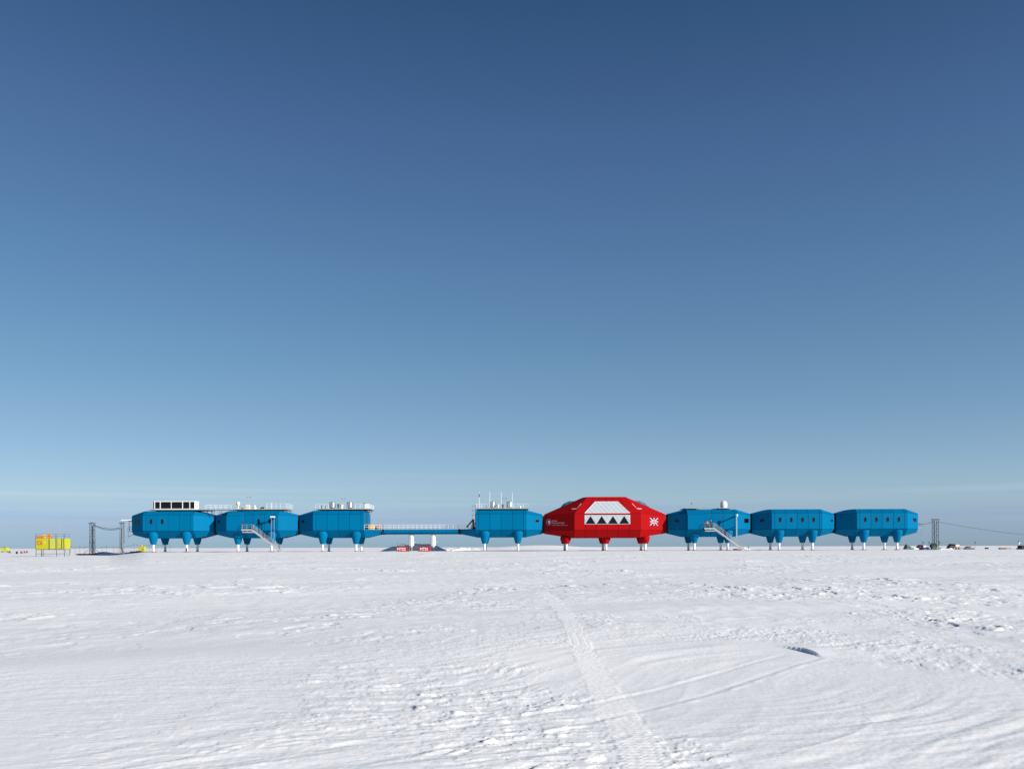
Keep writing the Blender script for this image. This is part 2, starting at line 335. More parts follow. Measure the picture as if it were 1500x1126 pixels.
# ------------------------------------------------------------------ mesh helpers
class MB:
    """collects shapes and links them as ONE mesh object"""
    def __init__(s): s.v = []; s.f = []
    def add(s, vs, fs):
        n = len(s.v); s.v += [tuple(v) for v in vs]; s.f += [tuple(i + n for i in f) for f in fs]; return s
    def box(s, x0, x1, y0, y1, z0, z1):
        return s.add([(x0, y0, z0), (x1, y0, z0), (x1, y1, z0), (x0, y1, z0), (x0, y0, z1), (x1, y0, z1), (x1, y1, z1), (x0, y1, z1)],
                     [(3, 2, 1, 0), (4, 5, 6, 7), (0, 1, 5, 4), (1, 2, 6, 5), (2, 3, 7, 6), (3, 0, 4, 7)])
    def cbox(s, x0, x1, y0, y1, z0, z1, c=.04):        # box with chamfered upright edges and top rim
        p = [(x0 + c, y0), (x1 - c, y0), (x1, y0 + c), (x1, y1 - c), (x1 - c, y1), (x0 + c, y1), (x0, y1 - c), (x0, y0 + c)]
        q = [(x0 + 2 * c, y0 + c), (x1 - 2 * c, y0 + c), (x1 - c, y0 + 2 * c), (x1 - c, y1 - 2 * c), (x1 - 2 * c, y1 - c), (x0 + 2 * c, y1 - c), (x0 + c, y1 - 2 * c), (x0 + c, y0 + 2 * c)]
        vs = [(a, b, z0) for a, b in p] + [(a, b, z1 - c) for a, b in p] + [(a, b, z1) for a, b in q]
        fs = [tuple(range(7, -1, -1)), tuple(range(16, 24))]
        for k in range(8):
            k2 = (k + 1) % 8; fs += [(k, k2, 8 + k2, 8 + k), (8 + k, 8 + k2, 16 + k2, 16 + k)]
        return s.add(vs, fs)
    def prism(s, pts, axis, a0, a1):                   # polygon pts (2D) extruded along an axis: 'x' (y,z), 'y' (x,z), 'z' (x,y)
        def P(p, a): return {'x': (a, p[0], p[1]), 'y': (p[0], a, p[1]), 'z': (p[0], p[1], a)}[axis]
        n = len(pts); vs = [P(p, a0) for p in pts] + [P(p, a1) for p in pts]
        return s.add(vs, [tuple(range(n)), tuple(range(2 * n - 1, n - 1, -1))] + [(i, i + n, (i + 1) % n + n, (i + 1) % n) for i in range(n)])
    def tube(s, p0, p1, r0, r1=None, n=8, cap=True):
        p0 = Vector(p0); p1 = Vector(p1); r1 = r0 if r1 is None else r1
        d = (p1 - p0).normalized(); u = d.orthogonal().normalized(); w = d.cross(u)
        vs = []
        for p, r in ((p0, r0), (p1, r1)):
            for k in range(n):
                a = 2 * math.pi * k / n; vs.append(p + r * (u * math.cos(a) + w * math.sin(a)))
        fs = [(k, (k + 1) % n, n + (k + 1) % n, n + k) for k in range(n)]
        if cap: fs += [tuple(range(n - 1, -1, -1)), tuple(range(n, 2 * n))]
        return s.add(vs, fs)
    def lathe(s, prof, c=(0, 0, 0), n=20):             # prof: list of (radius, z)
        vs = []; fs = []
        for r, zz in prof:
            for k in range(n):
                a = 2 * math.pi * k / n; vs.append((c[0] + r * math.cos(a), c[1] + r * math.sin(a), c[2] + zz))
        m = len(prof)
        for i in range(m - 1):
            for k in range(n): fs.append((i * n + k, i * n + (k + 1) % n, (i + 1) * n + (k + 1) % n, (i + 1) * n + k))
        fs += [tuple(range(n - 1, -1, -1)), tuple(range((m - 1) * n, m * n))]
        return s.add(vs, fs)
    def path(s, pts, r, n=6):
        for a, b in zip(pts[:-1], pts[1:]): s.tube(a, b, r, n=n)
        return s
    def slab(s, quad, t, gap=0.0, out=None):           # planar polygon pulled in by gap and raised by t along its outward normal
        q = [Vector(p) for p in quad]; c = sum(q, Vector()) / len(q)
        nrm = Vector((0, 0, 0))
        for i in range(len(q)): nrm += (q[i] - c).cross(q[(i + 1) % len(q)] - c)
        nrm.normalize()
        if out is not None and nrm.dot(Vector(out)) < 0: nrm = -nrm; q = q[::-1]
        if gap > 0:
            n = len(q); p = []
            for i in range(n):
                a = (q[i - 1] - q[i]).normalized(); b = (q[(i + 1) % n] - q[i]).normalized()
                sn = max(.3, a.cross(b).length); p.append(q[i] + (a + b) * gap / sn)
            q = p
        n = len(q); vs = [v + nrm * .002 for v in q] + [v + nrm * t for v in q]
        return s.add(vs, [tuple(range(n - 1, -1, -1)), tuple(range(n, 2 * n))] + [(i, (i + 1) % n, n + (i + 1) % n, n + i) for i in range(n)])
    def mesh(s, name, m, smooth=False):
        me = bpy.data.meshes.new(name); me.from_pydata(s.v, [], s.f)
        bm = bmesh.new(); bm.from_mesh(me); bmesh.ops.recalc_face_normals(bm, faces=bm.faces); bm.to_mesh(me); bm.free()
        me.materials.append(M[m] if isinstance(m, str) else m)
        if smooth:
            me.polygons.foreach_set('use_smooth', [True] * len(me.polygons))
            try: me.set_sharp_from_angle(angle=R(35))
            except Exception: pass
        return me
    def build(s, name, m, parent=None, loc=None, smooth=False):
        return place(s.mesh(name, m, smooth), name, parent, loc)
def place(me, name, parent=None, loc=None, rot=None):
    o = bpy.data.objects.new(name, me); COL.objects.link(o)
    if parent is not None: o.parent = parent
    if loc is not None: o.location = loc
    if rot is not None: o.rotation_euler = rot
    return o
def tag(o, label, cat, group=None):
    o['label'] = label; o['category'] = cat
    if group: o['group'] = group
    return o
def thing(name, label, cat, loc=(0, 0, 0), rz=0.0, group=None):
    o = bpy.data.objects.new(name, None); COL.objects.link(o); o.location = loc; o.rotation_euler = (0, 0, rz)
    o.empty_display_size = .3
    return tag(o, label, cat, group)
def copy_tree(o, parent=None):
    c = o.copy(); COL.objects.link(c); c.parent = parent
    for ch in list(o.children): copy_tree(ch, c)
    return c
def at(px, py, Y):            # pixel of the photograph + a known distance -> world point
    return Vector(((px - 750) * Y / FPX, Y, EYE + (803.2 - .003 * px - py) * Y / FPX))
def text_mesh(txt, size, m, bold=0.0, ext=.006, align='LEFT'):
    cu = bpy.data.curves.new('lettering', 'FONT'); cu.body = txt; cu.size = size; cu.offset = bold; cu.extrude = ext; cu.align_x = align
    cu.resolution_u = 3
    o = bpy.data.objects.new('tmp', cu); COL.objects.link(o)
    dg = bpy.context.evaluated_depsgraph_get(); dg.update()
    me = bpy.data.meshes.new_from_object(o.evaluated_get(dg)); bpy.data.objects.remove(o)
    me.materials.clear(); me.materials.append(M[m]); me.name = 'lettering'
    return me
_railc = {}
def railing(parent, pts, h=1.1, step=1.2, m='white', r=.032, mid=2, name_post='rail_post', name_rail='handrail'):
    """upright posts and horizontal rails along a line of points (local to parent); every post and rail its own part"""
    for a, b in zip(pts[:-1], pts[1:]):
        a = Vector(a); b = Vector(b); ln = (b - a).length; n = max(1, round(ln / step))
        key = (h, m, r)
        if key not in _railc: _railc[key] = MB().tube((0, 0, 0), (0, 0, h), r, n=6).mesh(name_post, m)
        for i in range(n + 1):
            place(_railc[key], name_post, parent, a + (b - a) * i / n)
        for k in range(mid):
            zz = h * (k + 1) / mid
            MB().tube(a + Vector((0, 0, zz)), b + Vector((0, 0, zz)), r * .9, n=6).build(name_rail, m, parent)
def rrect(w, h, rad, n=5):    # rounded rectangle outline
    p = []
    for cx, cy, a0 in ((w / 2 - rad, h / 2 - rad, 0), (-w / 2 + rad, h / 2 - rad, 90), (-w / 2 + rad, -h / 2 + rad, 180), (w / 2 - rad, -h / 2 + rad, 270)):
        for k in range(n + 1):
            a = R(a0 + 90 * k / n); p.append((cx + rad * math.cos(a), cy + rad * math.sin(a)))
    return p
def frame_on(p, u, v):        # object matrix whose x runs along u, y along v, z out of the surface
    u = Vector(u).normalized(); n = u.cross(Vector(v)).normalized(); v = n.cross(u)
    return Matrix(((u.x, v.x, n.x, p[0]), (u.y, v.y, n.y, p[1]), (u.z, v.z, n.z, p[2]), (0, 0, 0, 1)))
def window(parent, mtx, outline, rim=.09, name='window'):
    """a glazed opening: rubber frame standing proud, dark pane set back inside it"""
    n = len(outline); inner = []
    cx = sum(p[0] for p in outline) / n; cy = sum(p[1] for p in outline) / n
    xs = [p[0] - cx for p in outline]; ys = [p[1] - cy for p in outline]
    fx_ = 1 - rim / max(map(abs, xs)); fy_ = 1 - rim / max(map(abs, ys))
    inner = [(cx + x * fx_, cy + y * fy_) for x, y in zip(xs, ys)]
    vs = [(x, y, .0) for x, y in outline] + [(x, y, .075) for x, y in outline] + [(x, y, .075) for x, y in inner] + [(x, y, .0) for x, y in inner]
    fs = []
    for i in range(n):
        j = (i + 1) % n
        fs += [(i, j, n + j, n + i), (n + i, n + j, 2 * n + j, 2 * n + i), (2 * n + i, 2 * n + j, 3 * n + j, 3 * n + i)]
    o = MB().add(vs, fs).build(name, 'black', parent); o.matrix_local = mtx
    MB().prism(inner, 'z', .036, .050).build('pane', 'glass', o)
    return o

# ------------------------------------------------------------------ the station modules
PROF = [(2.8, 3.4), (4.6, 5.12), (4.6, 8.95), (3.4, 9.88), (0.0, 9.93)]     # belly, kink, top of wall, edge of roof, ridge (y, z)
PEND = [(.737, 4.2), (1.7, 5.12), (1.7, 8.60), (1.27, 8.93), (0.0, 8.949)]
HX, HL, PW = 6.05, 10.0, 2.69
XS = [-HX, -2 * PW, -PW, 0, PW, 2 * PW, HX]
def mid_pts(prof, hx): return prof
_meshes = {}
def shared(key, fn):
    if key not in _meshes: _meshes[key] = fn()
    return _meshes[key]
def end_section(prof, pend, xm, xe):
    a = [(xm, y, zz) for y, zz in prof] + [(xm, -y, zz) for y, zz in prof[-2::-1]]
    b = [(xe, y, zz) for y, zz in pend] + [(xe, -y, zz) for y, zz in pend[-2::-1]]
    return a, b
def hull_core(prof, pend, hx, hl, m, ends=(1, 1), deckz=None):
    mb = MB(); n = 2 * len(prof) - 1
    rings = []
    def ring(pr, x, k=.992): return [(x, y * k, 6 + (zz - 6) * k) for y, zz in pr] + [(x, -y * k, 6 + (zz - 6) * k) for y, zz in pr[-2::-1]]
    if ends[0]: rings.append(ring(pend, -hl))
    rings.append(ring(prof, -hx)); rings.append(ring(prof, hx))
    if ends[1]: rings.append(ring(pend, hl))
    vs = [p for r_ in rings for p in r_]; fs = []
    for i in range(len(rings) - 1):
        for k in range(n): fs.append((i * n + k, i * n + (k + 1) % n, (i + 1) * n + (k + 1) % n, (i + 1) * n + k))
    fs += [tuple(range(n - 1, -1, -1)), tuple(range((len(rings) - 1) * n, len(rings) * n))]
    mb.add(vs, fs)
    return mb
T, GAP = .035, .035
def panels(hull, prof, pend, xs, hl, m, ends=(1, 1), skip_mid=()):
    """every cladding panel is a piece of its own, with an open joint around it"""
    hx = xs[-1]
    for sy in (-1, 1):
        for row in range(len(prof) - 1):
            (y0, z0), (y1, z1) = prof[row], prof[row + 1]
            out = (0, sy, .3 if row >= 2 else (-.3 if row == 0 else 0)) if row < 3 else (0, 0, 1)
            cols = list(zip(xs[:-1], xs[1:]))
            for ci, (xa, xb) in enumerate(cols):
                if (sy, row, ci) in skip_mid: continue
                key = (m, 'mid', tuple(prof), row, ci, sy, len(cols))
                me = shared(key, lambda: MB().slab([(xa, sy * y0, z0), (xb, sy * y0, z0), (xb, sy * y1, z1), (xa, sy * y1, z1)], T, GAP, out).mesh('panel', m))
                place(me, 'panel', hull)
            (e0, f0), (e1, f1) = pend[row], pend[row + 1]
            for sx in (-1, 1):
                if not ends[0 if sx < 0 else 1]:
                    if row > 0 : continue
                key = (m, 'end', tuple(prof), row, sx, sy)
                def mk():
                    a = Vector((sx * hx, sy * y0, z0)); b = Vector((sx * hl, sy * e0, f0)); c = Vector((sx * hl, sy * e1, f1)); d = Vector((sx * hx, sy * y1, z1))
                    mb = MB(); o2 = (sx * .6, out[1], out[2] + (.0 if row < 3 else 0))
                    # warped faces are laid as two flush triangles
                    n1 = (b - a).cross(c - a).normalized()
                    if abs((d - a).dot(n1)) < .01: mb.slab([a, b, c, d], T, GAP, o2)
                    else: mb.slab([a, b, c], T, GAP * .6, o2); mb.slab([a, c, d], T, GAP * .6, o2)
                    return mb.mesh('panel', m)
                place(shared(key, mk), 'panel', hull)
    # belly
    for xa, xb in zip(xs[:-1], xs[1:]):
        y0, z0 = prof[0]
        place(shared((m, 'belly', tuple(prof), xa), lambda: MB().slab([(xa, -y0, z0), (xb, -y0, z0), (xb, y0, z0), (xa, y0, z0)], T, GAP, (0, 0, -1)).mesh('panel', m)), 'panel', hull)
def leg(parent, x, y, m, ztop=4.7, rtop=1.28, zc=1.85, rb=.62):
    """tapered fairing, hydraulic piston, ski foot"""
    f = place(shared((m, 'fairing', ztop, rtop), lambda: MB().lathe([(rtop * .25, ztop + .34), (rtop * .62, ztop + .27), (rtop * .88, ztop + .12), (rtop, ztop - .18), (rtop * .985, ztop - .5), (rb * 1.02, zc + .06), (rb * .95, zc)], n=28).mesh('leg', m, True)), 'leg', parent, (x, y, 0))
    place(shared(('piston', zc), lambda: MB().lathe([(.27, .14), (.27, zc - .25), (.31, zc - .25), (.31, zc + .02)], n=16).mesh('piston', 'white', True)), 'piston', f)
    place(shared('footpad', lambda: MB().cbox(-.62, .62, -.75, .75, -.06, .07, .05).cbox(-.38, .38, -.38, .38, .07, .18, .04).mesh('foot_pad', 'rust')), 'foot_pad', f)
def taper_frame(prof, pend, hx, hl, sx, t, z, sy=-1):
    """matrix on the sloping end wall: t runs from the side wall (0) to the tip (1)"""
    y0, y1 = prof[1][0], pend[1][0]
    x = sx * (hx + (hl - hx) * t); y = sy * (y0 + (y1 - y0) * t)
    u = Vector((sx * (hl - hx), sy * (y1 - y0), 0)).normalized()
    if sx < 0: u = -u
    nrm = u.cross(Vector((0, 0, 1)))
    p = Vector((x, y, z)) + nrm * T
    return frame_on(p, u, (0, 0, 1))
PILL = rrect(.56, 1.18, .27, 6)
def blue_module(label, cx, wins=(), endwins=(), ends=(1, 1), bay=False):
    mo = thing('station_module', label, 'module', (cx, YC, G), 0, 'blue station modules standing in a line')
    hull = hull_core(PROF, PEND, HX, HL, 'blue', ends).build('hull', 'blue_seam', mo)
    skip = {(-1, r_, c) for r_ in (0, 1, 2) for c in (0, 1)} if bay else set()
    panels(hull, PROF, PEND, XS, HL, 'blue', ends, skip)
    for i in (0, 1):
        if ends[i]: continue
        sx = -1 if i == 0 else 1
        # open stern deck instead of the upper end: flat end wall, low tapering tray below it
        wall = [(-4.6, 5.40), (4.6, 5.40), (4.6, 8.95), (3.4, 9.88), (0, 9.93), (-3.4, 9.88), (-4.6, 8.95)]
        MB().slab([(sx * HX, y, zz) for y, zz in wall], T, .02, (sx, 0, 0)).build('end_wall', 'blue', mo)
        tray = MB()
        lo = [(sx * HX, -4.6), (sx * HL, -1.7), (sx * HL, 1.7), (sx * HX, 4.6)]
        bt = [(sx * HX, -2.8, 3.42), (sx * HL, -.737, 4.2), (sx * HL, .737, 4.2), (sx * HX, 2.8, 3.42)]
        kn = [(a, b * .995, 5.12) for a, b in lo]; tp = [(a, b * .995, 5.33) for a, b in lo]
        tray.add(bt + kn + tp, [(0, 1, 2, 3), (8, 9, 10, 11)] + [(k, (k + 1) % 4, 4 + (k + 1) % 4, 4 + k) for k in range(4)] + [(4 + k, 4 + (k + 1) % 4, 8 + (k + 1) % 4, 8 + k) for k in range(4)])
        tray.build('stern_deck', 'blue', mo)
        MB().prism([(sx * (HX + .05), -4.4), (sx * (HL - .05), -1.6), (sx * (HL - .05), 1.6), (sx * (HX + .05), 4.4)], 'z', 5.335, 5.36).build('deck_floor', 'deck', mo)
    if bay:          # boxed-out entrance bay at the front
        xa, xb, yb = -HX, -2.3, -5.75
        pr = [(-3.3, 3.41), (yb, 5.12), (yb, 8.55), (-4.35, 9.72), (-2.9, 9.80)]
        core = MB().prism([(y * 1 + .03, zz) for y, zz in pr] + [(-2.9, 3.5)], 'x', xa + .03, xb - .03).build('entrance_bay', 'blue_seam', mo)
        for (y0, z0), (y1, z1), out in ((pr[0], pr[1], (0, -1, -.5)), (pr[1], pr[2], (0, -1, 0)), (pr[2], pr[3], (0, -1, .8))):
            MB().slab([(xa, y0, z0), (xb, y0, z0), (xb, y1, z1), (xa, y1, z1)], T, .01, out).build('panel', 'blue', core)
        for x, sx in ((xa + .03, -1), (xb - .03, 1)):
            MB().slab([(x, y, zz) for y, zz in pr[:4]], T, .01, (sx, 0, 0)).build('panel', 'blue', core)
        dm = frame_on((xb + .01, -5.12, 6.45), (0, 1, 0), (0, 0, 1))
        d = MB().prism(rrect(1.0, 2.1, .08, 3), 'z', 0, .05).build('door', 'darksteel', mo); d.matrix_local = dm
        MB().tube((.36, -.12, .06), (.36, .12, .06), .02, n=6).build('handle', 'steel', d)
        kr = [(-2.3, 1)]
    # rounded corner battens where side walls meet the ends
    for sx in (-1, 1):
        for sy in (-1, 1):
            if not ends[0 if sx < 0 else 1] and False: continue
            place(shared(('corner', sx, sy), lambda: MB().tube((sx * HX, sy * (4.6 - .035), 5.12), (sx * HX, sy * (4.6 - .035), 8.95), .075, n=8).mesh('corner_trim', 'blue')), 'corner_trim', hull)
    for x in wins: window(mo, frame_on((x, -4.6 - T, 7.35), (1, 0, 0), (0, 0, 1)), PILL)
    for sx, t, zz, w, h, rad in endwins:
        window(mo, taper_frame(PROF, PEND, HX, HL, sx, t, zz), rrect(w, h, rad, 5))
    for x in (-4.0, 4.05):
        for y in (-3.5, 3.5): leg(mo, x, y, 'blue')
    return mo
MX = {1: -82.6, 2: -62.15, 3: -41.7, 4: -2.6, 5: 48.05, 6: 68.5, 7: 88.95}
RX = 22.7
SM = (.72, 7.35, .62, .58, .12)
m1 = blue_module('blue module carrying the white glazed observation room, beside the pale canopy', MX[1], (-4.03, -1.345), [(-1, .5, 7.3, 1.9, 1.0, .3)])
m2 = blue_module('blue module with outside stairs and antennas and small globe on its roof', MX[2], (1.345, 4.03), [(-1, .74, 7.35, .9, .62, .12)], bay=True)
m3 = blue_module('blue module with barrels on its open deck and two roof tanks', MX[3], (), [(-1, .74, 7.3, .9, .62, .12)], ends=(1, 0))
m4 = blue_module('blue module with whip antennas and maroon crane, next to the red module', MX[4], (), [(1, .68, 7.3, 1.1, .62, .2)], ends=(0, 1))
m5 = blue_module('blue module with two people on its stairs and white radome on its roof', MX[5], (), [(-1, .52, 7.15, 1.1, .62, .2), (1, .70, 7.2, 1.75, 1.2, .38)], bay=True)
m6 = blue_module('blue module with four oval windows, second from the line\'s end by the lattice mast', MX[6], (-4.03, -1.345, 1.345, 4.03), [(-1, .48, 7.2, 1.1, .62, .2), (1, .8, 7.2, .75, .62, .2)])
m7 = blue_module('blue module with four oval windows at the line\'s end by the lattice mast', MX[7], (-4.03, -1.345, 1.345, 4.03))
# quarter-round window at the free end of the last module
qo = [(-.85, .45)] + [(.75 - 1.6 * math.cos(R(a)), .45 - .95 * math.sin(R(a))) for a in range(12, 91, 13)] + [(.75, .45)]
window(m7, taper_frame(PROF, PEND, HX, HL, 1, .66, 7.25), qo[::-1])

def link(cx, hy, z0, z1, half, a, b):
    """pleated rubber passage between two modules"""
    mb = MB(); n = 7; rings = []
    for i in range(n):
        k = 1.0 if i % 2 == 0 else .955; x = -half + 2 * half * i / (n - 1)
        y = hy * k; zc = (z0 + z1) / 2; hz = (z1 - z0) / 2 * k
        rings += [(x, -y, zc - hz + .3), (x, -y, zc + hz - .3), (x, -y + .3, zc + hz), (x, y - .3, zc + hz), (x, y, zc + hz - .3), (x, y, zc - hz + .3), (x, y - .3, zc - hz), (x, -y + .3, zc - hz)]
    fs = [tuple(range(7, -1, -1)), tuple(range((n - 1) * 8, n * 8))]
    for i in range(n - 1):
        for k in range(8): fs.append((i * 8 + k, i * 8 + (k + 1) % 8, (i + 1) * 8 + (k + 1) % 8, (i + 1) * 8 + k))
    o = mb.add(rings, fs).build('flexible_link', 'black', None, (cx, YC, G))
    return tag(o, 'black rubber passage joining %s and %s' % (a, b), 'link', 'black rubber links between modules')
RL = 14.75                    # half length of the red module
def mid(a, b): return (a + b) / 2, (b - a) / 2
for a0, b0, hy, z0, z1, na, nb in (
        (MX[1] + HL, MX[2] - HL, 1.62, 4.3, 8.8, 'the observation-room module', 'the antenna module'),
        (MX[2] + HL, MX[3] - HL, 1.62, 4.3, 8.8, 'the antenna module', 'the barrel-deck module'),
        (MX[4] + HL, RX - RL, 1.62, 4.3, 8.6, 'the red module', 'the whip-antenna module'),
        (RX + RL, MX[5] - HL, 1.62, 4.3, 8.6, 'the red module', 'the radome module'),
        (MX[5] + HL, MX[6] - HL, 1.62, 4.3, 8.8, 'the radome module', 'the first four-window module'),
        (MX[6] + HL, MX[7] - HL, 1.62, 4.3, 8.8, 'the two four-window modules', 'nothing else')):
    c, hh = mid(a0, b0)
    lo = link(c, hy, z0, z1, hh, na, nb)
    if nb == 'nothing else': lo['label'] = 'black rubber passage joining the two modules with four oval windows'

# ------------------------------------------------------------------ the red central module
WR, WE = 6.7, 1.65            # half width of the red module: middle, tips
RPROF = [(5.2, 3.2), (WR, 4.97), (WR, 8.9), (4.2, 12.95), (0.0, 13.05)]
def red_module():
    mo = thing('station_module', 'large red two-storey module with white glazed front and flag', 'module', (RX, YC, G), 0)
    hx = [7.83, 7.83, 7.83, 4.6, 5.3]                    # half length of the middle part at each profile point
    pend = [(.995, 4.2), (WE, 4.97), (WE, 8.5), (1.243, 8.82), (0.0, 8.94)]
    n = 9
    def ring(pr, xs, k=.994):
        full = list(zip(pr, xs)); full += full[-2::-1] if False else []
        a = [(x, y * k, 7 + (zz - 7) * k) for (y, zz), x in zip(pr, xs)]
        b = [(x, -y * k, 7 + (zz - 7) * k) for (y, zz), x in list(zip(pr, xs))[-2::-1]]
        return a + b
    rings = [ring(pend, [-RL] * 5), ring(RPROF, [-x for x in hx]), ring(RPROF, hx), ring(pend, [RL] * 5)]
    vs = [p for r_ in rings for p in r_]; fs = [tuple(range(n - 1, -1, -1)), tuple(range(3 * n, 4 * n))]
    for i in range(3):
        for k in range(n):
            q = (i * n + k, i * n + (k + 1) % n, (i + 1) * n + (k + 1) % n, (i + 1) * n + k)
            fs += [(q[0], q[1], q[2]), (q[0], q[2], q[3])]
    hull = MB().add(vs, fs).build('hull', 'red_seam', mo)
    def pan(q, out, gap=GAP):
        q = [Vector(p) for p in q]; mb = MB()
        if len(q) == 4:
            n1 = (q[1] - q[0]).cross(q[2] - q[0]).normalized()
            if abs((q[3] - q[0]).dot(n1)) > .012:
                mb.slab([q[0], q[1], q[2]], T, gap * .3, out); mb.slab([q[0], q[2], q[3]], T, gap * .3, out)
                return mb.build('panel', 'red', hull)
        return mb.slab(q, T, gap, out).build('panel', 'red', hull)
    cols = 6
    for sy in (-1, 1):
        for row in range(4):
            (y0, z0), (y1, z1) = RPROF[row], RPROF[row + 1]; h0, h1 = hx[row], hx[row + 1]
            out = ((0, sy, -.5), (0, sy, 0), (0, sy, .7), (0, 0, 1))[row]
            for c in range(cols):
                t0, t1 = -1 + 2 * c / cols, -1 + 2 * (c + 1) / cols
                pan([(t0 * h0, sy * y0, z0), (t1 * h0, sy * y0, z0), (t1 * h1, sy * y1, z1), (t0 * h1, sy * y1, z1)], out)
            (e0, f0), (e1, f1) = pend[row], pend[row + 1]
            for sx in (-1, 1):
                o2 = (sx * .7, out[1], out[2] if row < 3 else 1)
                pan([(sx * h0, sy * y0, z0), (sx * RL, sy * e0, f0), (sx * RL, sy * e1, f1), (sx * h1, sy * y1, z1)], o2)
    y0, z0 = RPROF[0]
    for c in range(cols):
        a, b = -7.83 + 15.66 * c / cols, -7.83 + 15.66 * (c + 1) / cols
        pan([(a, -y0, z0), (b, -y0, z0), (b, y0, z0), (a, y0, z0)], (0, 0, -1))
    for x in (-9.55, 0.0, 9.5):
        for y in (-3.5, 3.5): leg(mo, x, y, 'red', ztop=3.4, rtop=1.12, zc=1.75, rb=.72)
    # sloping upper glazing: white translucent trapezoid with a lattice of glazing bars
    (ya, za), (yb, zb) = RPROF[2], RPROF[3]
    def up(x, t, d=0.0):      # point on the front slope, t 0..1 from the wall top to the roof edge
        nrm = Vector((0, -(zb - za), -(ya - yb))).normalized(); nrm = Vector((0, -abs(zb - za), abs(ya - yb))).normalized()
        return Vector((x, -(ya + (yb - ya) * t), za + (zb - za) * t)) + nrm * d
    t0, t1, w0, w1 = .012, .70, 5.38, 2.72
    gl = MB().slab([up(-w0, t0, T), up(w0, t0, T), up(w1, t1, T), up(-w1, t1, T)], .05, 0, (0, -1, 1)).build('upper_glazing', 'glazing', mo)
    def wide(t): return w0 + (w1 - w0) * (t - t0) / (t1 - t0)
    sl = math.hypot(ya - yb, zb - za)
    for sgn in (-1, 1):
        for k in range(-9, 10):
            pts = []
            for q in range(41):
                t = t0 + (t1 - t0) * q / 40; x = k * 1.15 + sgn * (t - t0) * sl * .75
                if abs(x) < wide(t) - .03: pts.append(up(x, t, T + .062))
            if len(pts) > 3: MB().tube(pts[0], pts[-1], .028, n=4).build('glazing_bar', 'mullion', gl)
    for p, q in ((up(-w0, t0, T + .06), up(w0, t0, T + .06)), (up(w0, t0, T + .06), up(w1, t1, T + .06)), (up(w1, t1, T + .06), up(-w1, t1, T + .06)), (up(-w1, t1, T + .06), up(-w0, t0, T + .06))):
        MB().tube(p, q, .05, n=6).build('glazing_frame', 'white', gl)
    # lower window band: white panel with four black triangular panes
    zl, zh, wl = 6.35, 8.55, 5.42
    band = MB().box(-wl, wl, -WR - T - .05, -WR - T - .003, zl, zh).build('window_band', 'glazing', mo)
    for sgn in (-1, 1):
        for k in range(-11, 12):
            pts = []
            for q in range(31):
                zz = zl + (zh - zl) * q / 30; x = k * 1.15 + sgn * (zz - zl) * .75
                if abs(x) < wl - .03: pts.append(Vector((x, -WR - T - .06, zz)))
            if len(pts) > 3: MB().tube(pts[0], pts[-1], .022, n=4).build('glazing_bar', 'mullion', band)
    for k in range(4):
        c = -4.0 + 8.0 * k / 3
        MB().prism([(c - 1.17, zl + .12), (c + 1.17, zl + .12), (c, zh - .28)], 'y', -WR - T - .11, -WR - T - .055).build('triangular_pane', 'glass', band)
    # bulging rooflights on the end slopes
    for sx in (-1, 1):
        p0 = Vector((sx * 5.3, 0, 13.05)); p1 = Vector((sx * RL, 0, 8.94)); d = p1 - p0
        nrm = Vector((sx * abs(d.z), 0, abs(d.x))).normalized(); dd = d.normalized()
        c = p0 + d * .40; mb = MB(); vs = []; fs = []; nu, nv = 8, 8
        for i in range(nu + 1):
            for j in range(nv + 1):
                u = -1 + 2 * i / nu; v = -1 + 2 * j / nv
                vs.append(c + dd * (u * 1.95) + Vector((0, v * 1.5, 0)) + nrm * (-.04 + .62 * math.cos(u * math.pi / 2) ** .7 * math.cos(v * math.pi / 2) ** .7))
        for i in range(nu):
            for j in range(nv): fs.append((i * (nv + 1) + j, (i + 1) * (nv + 1) + j, (i + 1) * (nv + 1) + j + 1, i * (nv + 1) + j + 1))
        rl = mb.add(vs, fs).build('rooflight', 'teal_glass', mo, smooth=True)
        for u in (-.35, .35):
            pts = [c + dd * (u * 1.95) + Vector((0, v * 1.5, 0)) + nrm * (-.02 + .62 * math.cos(u * math.pi / 2) ** .7 * math.cos(v * math.pi / 2) ** .7) for v in (-.9, -.6, -.3, 0, .3, .6, .9)]
            MB().path(pts, .06).build('glazing_bar', 'darksteel', rl)
        # folded steel roof step beside the front slope
        q = up(sx * 5.9, .42, .12) if True else None
        a = Vector((sx * 8.35, -5.15, 10.05)); b = Vector((sx * 7.1, -5.75, 10.05)); e = Vector((sx * 6.1, -5.05, 11.3))
        MB().path([a, b, e], .09, 8).build('roof_step', 'white', mo)
    # lettering and roundel on the shaded end wall
    u0 = Vector((-RL, -WE, 0)); u1 = Vector((-7.83, -WR, 0)); uu = (u1 - u0); ln = uu.length; uu.normalize(); nn_ = uu.cross(Vector((0, 0, 1)))
    def onl(s, zz, d=.006): return Vector((u0.x, u0.y, 0)) + uu * s + Vector((0, 0, zz)) + nn_ * (T + d)
    rd = MB(); ro, ri = .74, .66; vs = []; fs = []; k = 40
    for i in range(k):
        a = 2 * math.pi * i / k
        for r_ in (ro, ri): vs.append((r_ * math.cos(a), r_ * math.sin(a), .01))
    for i in range(k): j = (i + 1) % k; fs.append((2 * i, 2 * j, 2 * j + 1, 2 * i + 1))
    em = rd.add(vs, fs).build('emblem', 'printgrey', mo); em.matrix_local = frame_on(onl(1.28, 7.0), uu, (0, 0, 1))
    blob = [(.30 + .0, .38), (.12, .42), (-.10, .30), (-.30, .26), (-.26, .05), (-.34, -.02), (-.12, -.10), (-.06, -.36), (.14, -.46), (.36, -.34), (.40, -.05), (.44, .16)]
